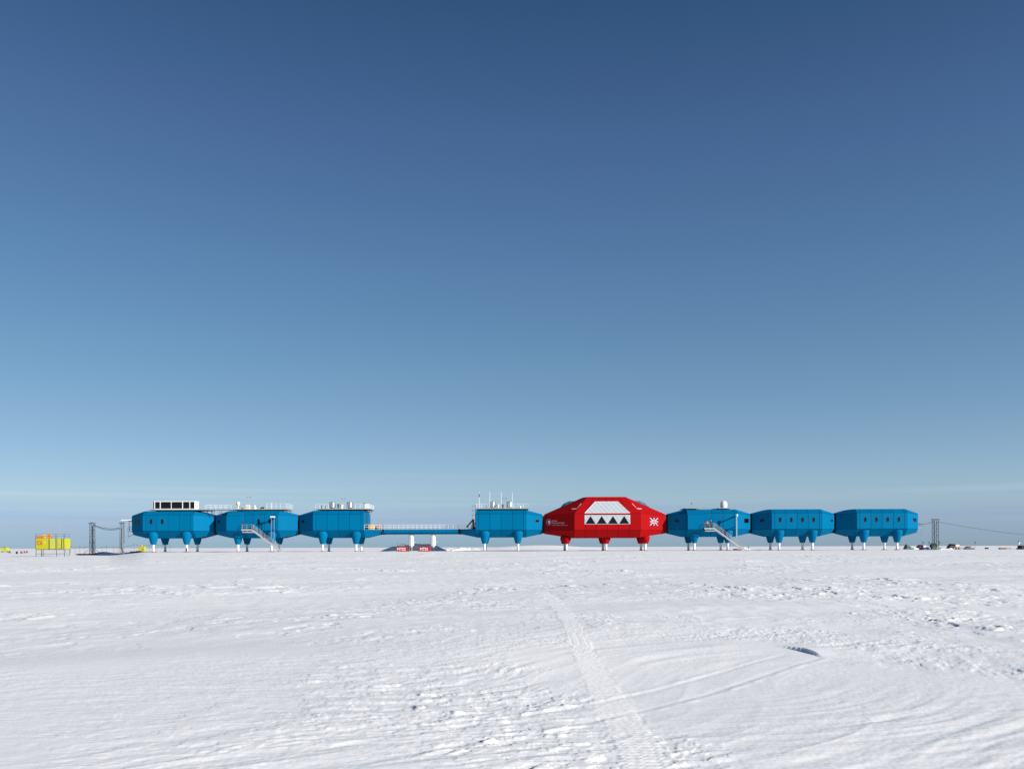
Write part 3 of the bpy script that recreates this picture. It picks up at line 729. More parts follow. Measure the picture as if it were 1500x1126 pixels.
    MB().prism(blob, 'z', .004, .012).build('emblem_map', 'printwhite', em)
    for txt, s, zz, size, m in (('British', 2.25, 7.10, .52, 'printgrey'), ('Antarctic Survey', 2.25, 6.62, .52, 'printgrey'), ('NATURAL ENVIRONMENT RESEARCH COUNCIL', 2.25, 6.13, .205, 'printgrey')):
        o = place(text_mesh(txt, size, m, .008 if size > .3 else .003), 'lettering', mo); o.matrix_local = frame_on(onl(s, zz), uu, (0, 0, 1))
    # the flag on the sunlit end wall
    W, H = 2.75, 1.85
    def clip(poly):
        for ax, lim, sg in ((0, W / 2, 1), (0, -W / 2, -1), (1, H / 2, 1), (1, -H / 2, -1)):
            res = []
            for i in range(len(poly)):
                p, q = poly[i - 1], poly[i]
                ip, iq = sg * p[ax] <= sg * lim + 1e-9, sg * q[ax] <= sg * lim + 1e-9
                if ip != iq:
                    t = (lim - p[ax]) / (q[ax] - p[ax]); res.append((p[0] + t * (q[0] - p[0]), p[1] + t * (q[1] - p[1])))
                if iq: res.append(q)
            poly = res
            if not poly: break
        return poly
    def band_(p, q, w0_, w1_):
        d = Vector((q[0] - p[0], q[1] - p[1])); d.normalize(); nv_ = Vector((-d.y, d.x)); a = Vector(p) - d * .6; b = Vector(q) + d * .6
        return clip([tuple(a + nv_ * w0_), tuple(b + nv_ * w0_), tuple(b + nv_ * w1_), tuple(a + nv_ * w1_)])
    fl = MB().prism([(-W / 2, -H / 2), (W / 2, -H / 2), (W / 2, H / 2), (-W / 2, H / 2)], 'z', 0, .006).build('flag', 'navy', mo)
    x0 = RL - (RL - 7.83) * .47
    fu = Vector((-(RL - 7.83), -(WR - WE), 0)).normalized() * -1
    fn = fu.cross(Vector((0, 0, 1)))
    fl.matrix_local = frame_on(Vector((x0, -(WE + (WR - WE) * .47), 6.98)) + fn * (T + .003), fu, (0, 0, 1))
    d1 = ((-W / 2, -H / 2), (W / 2, H / 2)); d2 = ((-W / 2, H / 2), (W / 2, -H / 2))
    for i, dg in enumerate((d1, d2)): MB().prism(band_(*dg, -.10, .10), 'z', .008 + i * .002, .010 + i * .002).build('flag_stripe', 'printwhite', fl)
    for i, dg in enumerate((d1, d2)):
        for half in (0, 1):
            p, q = dg; c = (0, 0); sgm = (p, c) if half == 0 else (c, q)
            off = (-.055, 0.0) if half == 0 else (0.0, .055)
            d = Vector((sgm[1][0] - sgm[0][0], sgm[1][1] - sgm[0][1])).normalized(); nv_ = Vector((-d.y, d.x)); a = Vector(sgm[0]); b = Vector(sgm[1])
            if half == 0: a = a - d * .5
            else: b = b + d * .5
            MB().prism(clip([tuple(a + nv_ * off[0]), tuple(b + nv_ * off[0]), tuple(b + nv_ * off[1]), tuple(a + nv_ * off[1])]), 'z', .014 + i * .002, .016 + i * .002).build('flag_stripe', 'printred', fl)
    MB().prism([(-W / 2, -.23), (W / 2, -.23), (W / 2, .23), (-W / 2, .23)], 'z', .020, .022).build('flag_stripe', 'printwhite', fl)
    MB().prism([(-.23, -H / 2), (.23, -H / 2), (.23, H / 2), (-.23, H / 2)], 'z', .023, .025).build('flag_stripe', 'printwhite', fl)
    MB().prism([(-W / 2, -.155), (W / 2, -.155), (W / 2, .155), (-W / 2, .155)], 'z', .027, .029).build('flag_stripe', 'printred', fl)
    MB().prism([(-.155, -H / 2), (.155, -H / 2), (.155, H / 2), (-.155, H / 2)], 'z', .031, .033).build('flag_stripe', 'printred', fl)
    return mo
mred = red_module()

# ------------------------------------------------------------------ bridge between the two halves of the station
BX0, BX1 = MX[3] + HL + .45, MX[4] - HL - .45
br = thing('footbridge', 'blue enclosed bridge with white railing joining the two halves of the station', 'bridge', (0, YC, G))
MB().prism([(-1.15, 4.2), (1.15, 4.2), (1.7, 4.55), (1.7, 5.34), (-1.7, 5.34), (-1.7, 4.55)], 'x', BX0, BX1).build('hull', 'blue_seam', br)
npan = 6
for i in range(npan):
    a, b = BX0 + (BX1 - BX0) * i / npan, BX0 + (BX1 - BX0) * (i + 1) / npan
    for sy in (-1, 1):
        MB().slab([(a, sy * 1.7, 4.55), (b, sy * 1.7, 4.55), (b, sy * 1.7, 5.34), (a, sy * 1.7, 5.34)], T, .02, (0, sy, 0)).build('panel', 'blue', br)
        MB().slab([(a, sy * 1.15, 4.2), (b, sy * 1.15, 4.2), (b, sy * 1.7, 4.55), (a, sy * 1.7, 4.55)], T, .02, (0, sy, -.8)).build('panel', 'blue', br)
MB().box(BX0, BX1, -1.68, 1.68, 5.345, 5.37).build('walkway', 'greydeck', br)
for sy in (-1, 1): railing(br, [(BX0 + .15, sy * 1.6, 5.37), (BX1 - .15, sy * 1.6, 5.37)], 1.12, 1.1, 'white', .028)
for a0, b0, lab in ((MX[3] + HL, BX0, 'black rubber joint where the bridge meets the barrel-deck module'), (BX1, MX[4] - HL, 'black rubber joint where the bridge meets the crane-deck module')):
    c, hh = mid(a0, b0); o = link(c, 1.66, 4.12, 5.42, hh, 'a', 'b'); o['label'] = lab

# two white lagged shafts coming down from the bridge to the tank hatches
def shaft(px, lab, foot):
    p = at(px, 790, YC - .3); t = thing('supply_shaft', lab, 'shaft', (p.x, YC - .3, G), 0, 'white shafts hanging under the bridge')
    MB().lathe([(.60, 1.35), (.66, 1.42), (.62, 2.6), (.57, 4.16)], n=8).build('casing', 'white', t)
    MB().lathe([(.30, 1.05), (.42, 1.36)], n=8).build('collar', 'cream', t)
    MB().box(.55, .92, -.14, .14, 2.2, 2.34).build('bracket', 'white', t)
    if foot == 'pipe':
        MB().path([(.05, 0, 1.1), (.12, 0, .7), (.05, 0, -.05)], .15, 8).build('pipe', 'wood', t)
    else:
        MB().path([(.0, 0, 1.1), (-.12, -.1, .75), (.1, 0, .4), (.1, 0, -.05)], .12, 8).build('pipe', 'darksteel', t)
    return t
shaft(602.5, 'white lagged shaft with a bare brown pipe below it, beside MT02', 'pipe')
shaft(634.5, 'white lagged shaft under the bridge, just past the MT01 box', 'hose')
# snow piled round the melt tanks, lying in the shadow of the module
def mound(name, cx, cy, hx, hy, h, seed, ramp=(.42, .30)):
    nx, ny = 70, 40; vs = []; fs = []; xs_ = np.linspace(-1, 1, nx); ys_ = np.linspace(-1, 1, ny)
    XX, YY = np.meshgrid(xs_, ys_, indexing='ij')
    e = np.clip((1 - np.abs(XX)) / ramp[0], 0, 1) ** .85; f = S(0, ramp[1] * 2.2, 1 - np.abs(YY))
    wx, wy = cx + XX * hx, cy + YY * hy
    hh = h * e * f * (1 + .10 * noise2(wx / 1.6, wy / 1.6, seed) + .14 * noise2(wx / 4, wy / 4, seed + 1)) + .05 * noise2(wx / .5, wy / .5, seed + 2) * e * f
    hh = hh * (.72 + .28 * S(-.75, .1, XX))
    zz = base_h(wx, wy) - .12 + hh
    vs = np.stack([wx, wy, zz], -1).reshape(-1, 3).tolist()
    fs = [(i * ny + j, (i + 1) * ny + j, (i + 1) * ny + j + 1, i * ny + j + 1) for i in range(nx - 1) for j in range(ny - 1)]
    o = MB().add(vs, fs).build(name, 'snow', None, smooth=True); o['kind'] = 'structure'
    return o
mound('snow_mound', -25.2, 219.5, 8.6, 5.5, 1.85, 41)
# red hatch boxes
def hatch(px0, px1, txt, lab):
    p = at((px0 + px1) / 2, 805, 203.2); w = (px1 - px0) * 203.2 / FPX / 2
    t = thing('tank_hatch', lab, 'hatch', (p.x, 203.2, gz(p.x, 203.2) - .12), 0, 'red melt tank hatches under the bridge')
    MB().cbox(-w, w, -.1, 1.9, 0, 1.30, .05).build('box', 'signred', t)
    MB().cbox(-w + .1, w - .3, .1, 1.7, 1.31, 1.48, .05).build('lid', 'darksteel', t)
    o = place(text_mesh(txt, 1.02, 'printwhite', .02, .008, 'CENTER'), 'lettering', t, (-.02, -.115, .34), (R(90), 0, 0)); o.scale = (.86, 1, 1)
    railing(t, [(-w * .35, 1.0, 1.485), (w * .75, 1.0, 1.485)], .38, .8, 'darksteel', .035, 1)
    MB().tube((-w * .82, .6, 1.48), (-w * .82, .6, 2.35), .035, n=6).build('marker_pole', 'darksteel', t)
    return t
hatch(580.5, 595.8, 'MT02', 'red hatch box lettered MT02 half sunk in the snow')
hatch(613.2, 629.8, 'MT01', 'red hatch box lettered MT01 half sunk in the snow')
o = MB().lathe([(.22, 0), (.24, .1), (.2, .9), (.05, 1.02)], n=10).lathe([(.03, .95), (.12, 1.1), (.13, 1.2), (.02, 1.32)], n=10).build('water_valve', 'darksteel', None, (at(598.8, 805, 203.4).x, 203.4, gz(-24, 203.4) - .03))
tag(o, 'dark stubby water valve standing between MT02 and the brown pipe', 'valve')

# ------------------------------------------------------------------ outside stairs, hoists, people
DZ = 5.40
def stairs(cx, lab, n=20):
    t = thing('staircase', lab, 'stairs', (cx, YC, G), 0, 'steel stairs up to the module doors')
    MB().box(-2.24, .25, -6.5, -4.75, DZ - .12, DZ).build('landing', 'deck', t)
    MB().box(-2.24, .25, -6.56, -6.505, DZ - .34, DZ + .02).build('edge_beam', 'greydeck', t)
    MB().box(-2.0, .45, -6.56, -6.50, DZ - .82, DZ - .60).box(-2.0, .45, -4.85, -4.75, DZ - .82, DZ - .60).build('support_beam', 'greydeck', t)
    for x in (-1.9, -.85, .2): MB().tube((x, -6.5, DZ - .65), (x, -6.5, DZ - .3), .05).build('strut', 'steel', t)
    x0, x1 = .3, 7.45
    for y in (-6.52, -5.45):
        MB().add([(x0, y - .04, DZ - .05), (x0, y + .04, DZ - .05), (x0, y + .04, DZ - .42), (x0, y - .04, DZ - .42), (x1, y - .04, .08), (x1, y + .04, .08), (x1 - .42, y + .04, -.05), (x1 - .42, y - .04, -.05)],
                 [(0, 1, 2, 3), (7, 6, 5, 4), (0, 4, 5, 1), (1, 5, 6, 2), (2, 6, 7, 3), (3, 7, 4, 0)]).build('stringer', 'greydeck', t)
    me = MB().box(-.15, .15, -6.48, -5.49, -.02, .02).mesh('tread', 'steel')
    for i in range(n):
        k = (i + .7) / n; place(me, 'tread', t, (x0 + (x1 - x0) * k - .1, 0, DZ - .22 - (DZ - .1) * k))
    for y in (-6.52, -5.45):
        for hh in (.55, 1.08):
            MB().tube((x0, y, DZ + hh), (x1 - .25, y, hh + .1), .030, n=6).build('handrail', 'steel', t)
        pm = MB().tube((0, 0, -.1), (0, 0, 1.08), .030, n=6).mesh('rail_post', 'steel')
        for i in range(8):
            k = i / 7.2; place(pm, 'rail_post', t, (x0 + (x1 - .25 - x0) * k, y, DZ - (DZ - .1) * k))
    railing(t, [(-2.2, -5.85, DZ), (-2.2, -6.5, DZ), (.25, -6.5, DZ)], 1.1, 1.2, 'steel', .034)
    railing(t, [(.25, -5.3, DZ), (.25, -4.85, DZ)], 1.1, .5, 'steel', .034)
    return t
stairs(MX[2], 'steel staircase with empty landing on the antenna module')
stairs(MX[5], 'steel staircase with two people standing on its landing')
def hoist(cx, x, lab, twin, tip):
    t = thing('hoist_frame', lab, 'hoist', (cx, YC, G), 0, 'hoists fixed to the module fronts')
    y = -7.0
    for dx in ((-.33, .33) if twin else (0,)):
        MB().tube((x + dx, y, 3.0), (x + dx, y, 8.15), .07 if twin else .16, n=10).build('upright', 'midsteel' if twin else 'steel', t)
    MB().box(x - .14, x + .14, y - .1, -4.63, 7.95, 8.2).build('beam', 'blue', t)
    MB().box(x - .5, x + .5, y - .3, y + .3, 8.16, 8.46).build('winch', tip, t) if twin else MB().lathe([(.1, 8.1), (.26, 8.2), (.26, 8.55), (.1, 8.66)], (x + .12, y, 0), 12).build('winch', tip, t)
    MB().box(x - .08, x + .08, y - .05, -4.63, 5.5, 5.62).build('brace', 'blue', t)
    MB().tube((x, y, 3.05), (x, y + .9, 3.05), .06).build('hook_arm', 'steel', t)
    return t
hoist(MX[2], 5.35, 'twin-pole hoist with white head on the antenna module', True, 'white')
hoist(MX[5], 5.25, 'single-pole hoist with round white head on the radome module', False, 'white')

def person(loc, rz, label, jacket, trousers, hat, pose):
    """skinned figure: one continuous body, clothes as children"""
    root = thing('person', label, 'person', loc, rz)
    def skin(name, joints, edges, radii, m, parent, sub=1):
        me = bpy.data.meshes.new(name); me.from_pydata(joints, edges, [])
        o = bpy.data.objects.new(name, me); COL.objects.link(o)
        md = o.modifiers.new('skin', 'SKIN'); md.use_smooth_shade = True
        for i, r_ in enumerate(radii): me.skin_vertices[0].data[i].radius = (r_, r_) if not isinstance(r_, tuple) else r_
        me.skin_vertices[0].data[0].use_root = True
        ss = o.modifiers.new('sub', 'SUBSURF'); ss.levels = sub; ss.render_levels = sub
        dg = bpy.context.evaluated_depsgraph_get(); dg.update()
        m2_ = bpy.data.meshes.new_from_object(o.evaluated_get(dg)); bpy.data.objects.remove(o)
        m2_.materials.clear(); m2_.materials.append(M[m]); m2_.name = name
        return place(m2_, name, parent)
    el, ha = pose                                  # elbow and hand for the left side; right side mirrored with a small change
    J = [(0, 0, .95), (0, .01, 1.15), (0, .01, 1.38), (0, .0, 1.50), (0, -.02, 1.58), (0, -.03, 1.70), (0, -.01, 1.78)]
    Rr = [(.14, .11), (.135, .10), (.16, .10), .06, .075, .095, .06]; E = [(0, 1), (1, 2), (2, 3), (3, 4), (4, 5), (5, 6)]
    for sx in (-1, 1):
        n = len(J)
        J += [(sx * .10, 0, .88), (sx * .11, -.02, .50), (sx * .12, .02, .10), (sx * .13, -.15, .05)]; Rr += [.095, .062, .045, .04]
        E += [(0, n), (n, n + 1), (n + 1, n + 2), (n + 2, n + 3)]
        n = len(J); hx_, hy_, hz_ = ha
        hz_ += .04 * sx
        J += [(sx * .20, .01, 1.42), (sx * el[0], el[1], el[2]), (sx * hx_, hy_, hz_)]; Rr += [.06, .043, .03]
        E += [(2, n), (n, n + 1), (n + 1, n + 2)]
        hand = n + 2; d = (Vector(J[hand]) - Vector(J[n + 1])).normalized(); side = Vector((sx, 0, 0)); side = (side - d * side.dot(d)).normalized()
        dn = d.cross(side) * sx
        for q, (off, ln) in enumerate(((-.03, .075), (-.01, .09), (.01, .085), (.03, .07), (.045, .05))):
            k = len(J); base = Vector(J[hand]) + side * off + d * (.05 if q < 4 else .0)
            J += [tuple(base), tuple(base + d * ln * .55 + side * (off * .3 if q < 4 else .03)), tuple(base + d * ln * .9 - Vector((0, 0, .02)))]
            Rr += [.010, .009, .008]; E += [(hand, k), (k, k + 1), (k + 1, k + 2)]
    body = skin('body', J, E, Rr, 'skin', root)
    jj = [(0, 0, .86), (0, .01, 1.15), (0, .01, 1.38), (0, .0, 1.50)]; jr = [(.185, .15), (.175, .14), (.19, .135), .085]; je = [(0, 1), (1, 2), (2, 3)]
    for sx in (-1, 1):
        n = len(jj); d = Vector((sx * ha[0], ha[1], ha[2] + .04 * sx)) - Vector((sx * el[0], el[1], el[2]))
        w_ = Vector((sx * el[0], el[1], el[2])) + d * .86
        jj += [(sx * .21, .01, 1.42), (sx * el[0], el[1], el[2]), tuple(w_)]; jr += [.085, .066, .052]; je += [(2, n), (n, n + 1), (n + 1, n + 2)]
    skin('jacket', jj, je, jr, jacket, body)
    tj = [(0, 0, .97)]; tr = [(.165, .13)]; te = []
    for sx in (-1, 1):
        n = len(tj); tj += [(sx * .10, 0, .86), (sx * .11, -.02, .50), (sx * .12, .02, .13)]; tr += [.115, .085, .08]; te += [(0, n), (n, n + 1), (n + 1, n + 2)]
    skin('trousers', tj, te, tr, trousers, body)
    for sx in (-1, 1):
        MB().cbox(sx * .13 - .055, sx * .13 + .055, -.24, .08, 0, .12, .02).build('boot', 'darkcloth', body)
    MB().lathe([(.112, 1.70), (.118, 1.74), (.105, 1.80), (.06, 1.845), (.01, 1.855)], (0, -.015, 0), 14).build('hat', hat, body, smooth=True)
    # face: brow and nose, eyes, mouth, ears
    MB().add([(-.018, -.118, 1.655), (.018, -.118, 1.655), (0, -.15, 1.66), (0, -.118, 1.705)], [(0, 1, 2), (1, 3, 2), (3, 0, 2), (0, 3, 1)]).build('nose', 'skin', body)
    for sx in (-1, 1):
        MB().lathe([(.004, -.012), (.013, 0), (.004, .012)], (sx * .036, -.118, 1.695), 8).build('eye', 'darkcloth', body)
        MB().lathe([(.006, -.03), (.016, 0), (.006, .03)], (sx * .104, -.01, 1.68), 8).build('ear', 'skin', body)
    MB().box(-.03, .03, -.118, -.106, 1.618, 1.628).build('mouth', 'printred', body)
    return root
px_ = at(1036.0, 770, 203.7)
person((px_.x, 203.75, G + DZ), R(170), 'person in orange jacket and dark trousers standing on the stair landing', 'hivis', 'darkcloth', 'darkcloth', ((.30, -.02, 1.16), (.24, -.26, 1.05)))
person((px_.x + 1.0, 203.95, G + DZ), R(-70), 'person in dark clothes with yellow hat standing on the stair landing', 'darkcloth', 'darkcloth', 'ochre', ((.29, .05, 1.17), (.20, -.20, 1.12)))

# ------------------------------------------------------------------ things on the roofs
RZ = G + 9.95                  # roof level
def platform(px0, px1, lab, y0=206.0, y1=213.2, dz=.34, posts=5, under=True):
    a, b = at(px0, 748, y0).x, at(px1, 748, y0).x
    t = thing('roof_platform', lab, 'platform', (0, 0, RZ), 0, 'flat equipment platforms on the module roofs')
    MB().box(a, b, y0, y1, dz - .14, dz).build('deck', 'deck', t)
    MB().box(a - .02, b + .02, y0 - .06, y0 - .003, dz - .08, dz + .05).build('edge_trim', 'greydeck', t)
    for i in range(posts):
        x = a + .6 + (b - a - 1.2) * i / max(1, posts - 1)
        for y in (206.6, 209.6, 212.6):
            MB().tube((x, y, -.35), (x, y, dz - .14), .09, n=8).build('foot', 'darksteel', t)
    return t, a, b, dz
# observation room
p2 = at(287.4, 742, 206); p1 = at(224, 742, 206)
pl, pa, pb, pd = platform(217, 299, 'grey platform under the white observation room', 205.7, 213.4, .30)
ob = thing('observation_room', 'white flat-roofed observation room with wide black windows', 'observation room', (0, 0, RZ + .305))
xa, xb, ya_, yb_, hh, ch = p1.x, p2.x, 205.9, 208.2, 1.95, .40
outl = [(xa + ch, ya_), (xb - ch, ya_), (xb, ya_ + ch), (xb, yb_ - ch), (xb - ch, yb_), (xa + ch, yb_), (xa, yb_ - ch), (xa, ya_ + ch)]
MB().prism(outl, 'z', 0, hh).build('walls', 'white', ob)
cx_, cy_ = (xa + xb) / 2, (ya_ + yb_) / 2
MB().prism([(cx_ + (x - cx_) * 1.025, cy_ + (y - cy_) * 1.03) for x, y in outl], 'z', hh + .002, hh + .09).build('roof', 'white', ob)
for w0, w1 in ((228.0, 234.2), (236.3, 250.4), (252.2, 266.8), (269.0, 277.4), (279.4, 285.0)):
    a, b = at(w0, 742, 205.9).x, at(w1, 742, 205.9).x
    f = MB().box(a - .03, b + .03, 205.84, 205.898, .26, hh - .10).build('window', 'black', ob)
    MB().box(a + .04, b - .04, 205.825, 205.839, .32, hh - .16).build('pane', 'glass', f)
for k, (q0, q1) in enumerate(((outl[7], outl[0]), (outl[1], outl[2]))):
    d = Vector((q1[0] - q0[0], q1[1] - q0[1], 0)).normalized(); c = Vector(((q0[0] + q1[0]) / 2, (q0[1] + q1[1]) / 2, hh / 2 + .05))
    if k == 0:
        f = MB().prism(rrect(.44, 1.55, .03, 1), 'z', .002, .05).build('window', 'black', ob); f.matrix_local = frame_on(c, d, (0, 0, 1))
        MB().prism(rrect(.36, 1.40, .02, 1), 'z', .052, .06).build('pane', 'glass', f)
# catwalk to the next roof
cw = thing('catwalk', 'thin railed catwalk from the observation room to the antenna roof', 'catwalk', (0, 0, RZ))
c0, c1 = pb + .02, at(337, 748, 206).x
MB().box(c0, c1, 206.2, 207.5, .16, .28).build('deck', 'deck', cw)
for y in (206.25, 207.45): railing(cw, [(c0 + .05, y, .28), (c1 - .05, y, .28)], 1.15, 1.25, 'white', .030)
for px in (312.5, 323.0):
    x = at(px, 748, 206.4).x
    MB().tube((x - .35, 206.4, .2), (x, 206.6, -1.2), .05).tube((x + .35, 206.4, .2), (x, 206.6, -1.2), .05).build('brace', 'darksteel', cw)
# antenna roof
pl, pa, pb, pd = platform(337.2, 418.5, 'long platform of antennas and white railing on the module with stairs', posts=6)
railing(pl, [(pb - 4.6, 206.1, pd), (pb - .1, 206.1, pd), (pb - .1, 213.1, pd)], 1.35, 1.2, 'white', .03)
railing(pl, [(pa + .1, 206.1, pd), (pb - 4.6, 206.1, pd)], 1.1, 1.5, 'steel', .022)
def on(px, y=208.0): return Vector((at(px, 745, y).x, y, RZ + .345))
def mast(px, top, r, m, lab, cat='antenna', name='whip_antenna', y=208.0, group=None, extra=None):
    p = on(px, y); h = at(px, top, y).z - p.z
    t = thing(name, lab, cat, p, 0, group)
    MB().tube((0, 0, 0), (0, 0, h), r, r * .6, 8).build('mast', m, t); MB().lathe([(r * 3, 0), (r * 3, .06), (r * 1.4, .16)], n=10).build('base', 'darksteel', t)
    if extra: extra(t, h)
    return t
gl_ = on(349.0); t = thing('radome', 'small cream globe on a stalk on the antenna roof', 'radome', gl_)
MB().lathe([(.02, .85), (.28, .92), (.42, 1.14), (.47, 1.42), (.42, 1.68), (.27, 1.90), (.02, 1.97)], n=24).build('dome', 'cream', t, smooth=True)
MB().lathe([(.14, 0), (.14, .88)], n=12).build('stalk', 'white', t); MB().lathe([(.475, 1.36), (.485, 1.40), (.475, 1.44)], n=24).build('flange', 'ochre', t)
def crossarm(t, h):
    MB().tube((-.42, 0, h - .05), (.42, 0, h - .05), .03).build('crossarm', 'steel', t)
    for sx in (-1, 1): MB().lathe([(.02, 0), (.07, .06), (.09, .2), (.02, .26)], (sx * .4, 0, h - .03), 8).build('cup_sensor', 'darksteel', t)
mast(364.5, 728.0, .05, 'steel', 'tall grey instrument mast with forked top on the antenna roof', 'mast', 'instrument_mast', extra=crossarm)
mast(398.3, 735.5, .07, 'white', 'thick short white antenna near the railing on the antenna roof')
o = MB().cbox(-.5, .5, -.4, .4, 0, 1.15, .06).build('instrument_cabinet', 'cream', None, on(363.2, 207.2)); tag(o, 'tall cream cabinet at the foot of the forked mast', 'cabinet')
o = MB().lathe([(.36, 0), (.36, .55), (.22, .72), (.12, .95), (.22, 1.05), (.05, 1.2)], n=14).build('vent_cowl', 'white', None, on(373.5), smooth=True); tag(o, 'white round vent cowl on the antenna roof', 'vent')
o = MB().add([(-.55, 0, .15), (.55, 0, .3), (.5, .3, .75), (-.45, .3, .5), (-.55, .12, .13), (.55, .12, .28), (.5, .42, .73), (-.45, .42, .48)], [(0, 1, 2, 3), (7, 6, 5, 4), (0, 4, 5, 1), (1, 5, 6, 2), (2, 6, 7, 3), (3, 7, 4, 0)]).tube((-.3, .2, 0), (-.3, .2, .4), .05).tube((.3, .2, 0), (.3, .2, .45), .05).build('solar_panel', 'darksteel', None, on(383.8)); tag(o, 'small dark tilted panel on the antenna roof', 'solar panel')
o = MB().cbox(-.45, .45, -.3, .3, 0, .38, .04).build('equipment_box', 'ochre', None, on(353.7)); tag(o, 'low ochre box beside the cream globe', 'box')

# roofs with steel tanks
def tank(px, lab, y=208.4, w=.80, h0=.3, h1=1.72):
    t = thing('steel_tank', lab, 'tank', on(px, y), 0, 'ribbed stainless tanks on the roofs')
    prof = [(w * .5, h0), (w, h0 + .10)]
    for k in range(6):
        zz = h0 + .12 + (h1 - h0 - .16) * k / 6; st = (h1 - h0 - .16) / 6
        prof += [(w, zz), (w, zz + st * .75), (w * .965, zz + st * .82), (w * .965, zz + st * .93)]
    prof += [(w, h1 - .02), (w * .9, h1 + .04), (w * .1, h1 + .1)]
    MB().lathe(prof, n=32).build('shell', 'stainless', t, smooth=True)
    for k in range(4): MB().tube((.6 * w * math.cos(k * 1.571 + .8), .6 * w * math.sin(k * 1.571 + .8), 0), (.6 * w * math.cos(k * 1.571 + .8), .6 * w * math.sin(k * 1.571 + .8), h0 + .12), .07).build('leg', 'darksteel', t)
    return t
def vent(px, h, r, m, lab, y=207.6):
    t = thing('exhaust_pipe', lab, 'pipe', on(px, y))
    MB().lathe([(r, 0), (r, h * .72), (r * 1.5, h * .76), (r * 1.5, h * .93), (r * .5, h)], n=12).build('flue', m, t, smooth=True)
    MB().lathe([(r * 1.8, 0), (r * 1.7, .12), (r, .14)], n=12).build('base', 'darksteel', t)
    return t
pl, pa, pb, pd = platform(461.8, 541.5, 'platform with two steel tanks on the module with barrels', y0=205.8)
railing(pl, [(pa + .1, 205.9, pd), (pa + 3.2, 205.9, pd)], 1.1, 1.1, 'white', .030)
railing(pl, [(pb - 3.4, 205.9, pd), (pb - .1, 205.9, pd), (pb - .1, 213.1, pd)], 1.1, 1.1, 'white', .034)
tank(487.2, 'stainless tank on the barrel-deck module, the one nearer the antenna roof'); tank(512.8, 'stainless tank on the barrel-deck module, the one nearer the bridge')
vent(495.8, 1.3, .20, 'darksteel', 'dark flue between the tanks of the barrel-deck module, beside the first tank')
vent(500.8, 1.15, .30, 'cream', 'thick cream flue between the tanks of the barrel-deck module')
vent(471.3, .95, .12, 'darksteel', 'thin dark flue near the end of the barrel-deck roof away from the bridge')
vent(476.6, .85, .10, 'darksteel', 'second thin dark flue beside the railing of the barrel-deck roof')
mast(503.0, 730.5, .03, 'steel', 'thin wind sensor mast between the tanks of the barrel-deck module', 'mast', 'instrument_mast', extra=crossarm)
o = MB().cbox(-.55, .55, -.5, .5, 0, 1.25, .06).build('equipment_cabinet', 'white', None, on(537.8, 207.5)); tag(o, 'white cabinet at the bridge end of the barrel-deck roof', 'cabinet')
vent(534.0, 1.6, .10, 'darksteel', 'tall thin dark flue beside the white roof cabinet')
pl, pa, pb, pd = platform(697.2, 774.5, 'platform with steel tanks and whip antennas next to the red module', y0=205.8)
railing(pl, [(pa + .1, 205.9, pd), (pa + 2.6, 205.9, pd)], 1.1, 1.1, 'white', .034)
railing(pl, [(pb - 4.8, 205.9, pd), (pb - .1, 205.9, pd), (pb - .1, 213.1, pd)], 1.1, 1.1, 'white', .030)
tank(721.6, 'stainless tank on the whip-antenna roof, the one nearer the crane'); tank(746.6, 'stainless tank on the whip-antenna roof, the one nearer the red module')
vent(729.6, 1.1, .30, 'cream', 'thick pale flue beside the tank nearer the crane'); vent(736.2, 1.1, .18, 'darksteel', 'dark flue between the tanks of the whip-antenna roof'); vent(712.8, .9, .12, 'darksteel', 'thin dark flue on the crane side of the whip-antenna roof')
vent(738.9, .85, .14, 'steel', 'short grey flue between the tanks of the whip-antenna roof'); vent(761.7, .72, .30, 'white', 'short white round flue on the red module side of the whip-antenna roof')
def sock(t, h): MB().lathe([(.05, h - 1.3), (.14, h - 1.15), (.12, h - .6), (.05, h - .45)], n=10).build('sleeve', 'darksteel', t)
mast(702.3, 720.2, .06, 'white', 'white whip antenna with a dark sleeve near its top', extra=sock)
for px, lb in ((717.6, 'white whip antenna rising beside the steel tank nearer the crane'), (734.4, 'white whip antenna midway between the two roof tanks'), (750.6, 'white whip antenna rising beside the steel tank nearer the red module')):
    mast(px, 720.2, .065, 'white', lb, y=207.0, group='white whip antennas on one roof')
mast(739.3, 730.3, .03, 'steel', 'thin wind sensor mast beside the middle whip antenna', 'mast', 'instrument_mast', extra=crossarm)
# radome roof
pl, pa, pb, pd = platform(1004.2, 1024.0, 'small bare platform at one end of the radome roof', posts=3, dz=.30)
pl2, qa, qb, qd = platform(1052.2, 1071.8, 'small platform under the large white radome', posts=3, dz=.30)
o = MB().tube((pb, 207.0, .22), (qa, 207.0, .22), .06).tube((pb, 207.6, .22), (qa, 207.6, .22), .06).box(pb, qa, 206.95, 207.65, .24, .27).build('cable_tray', 'greydeck', None, (0, 0, RZ)); tag(o, 'long thin cable tray joining the two platforms of the radome roof', 'cable tray')
rp = on(1060.4, 208.2); t = thing('radome', 'large white domed radome on a blue module', 'radome', rp - Vector((0, 0, .04)))
MB().lathe([(.62, 0), (.80, .05), (.84, .9), (.80, 1.25), (.66, 1.55), (.40, 1.78), (.05, 1.87)], n=28).build('dome', 'white', t, smooth=True)
MB().lathe([(.9, 0), (.9, .07)], n=20).build('base_ring', 'steel', t)
def cup(t, h): MB().lathe([(.03, h - .1), (.15, h), (.17, h + .12), (.05, h + .22)], n=10).build('cup_sensor', 'darksteel', t)
mast(1013.2, 737.4, .02, 'steel', 'thin pole topped by a small black sensor on the radome roof', 'mast', 'instrument_mast', extra=cup)

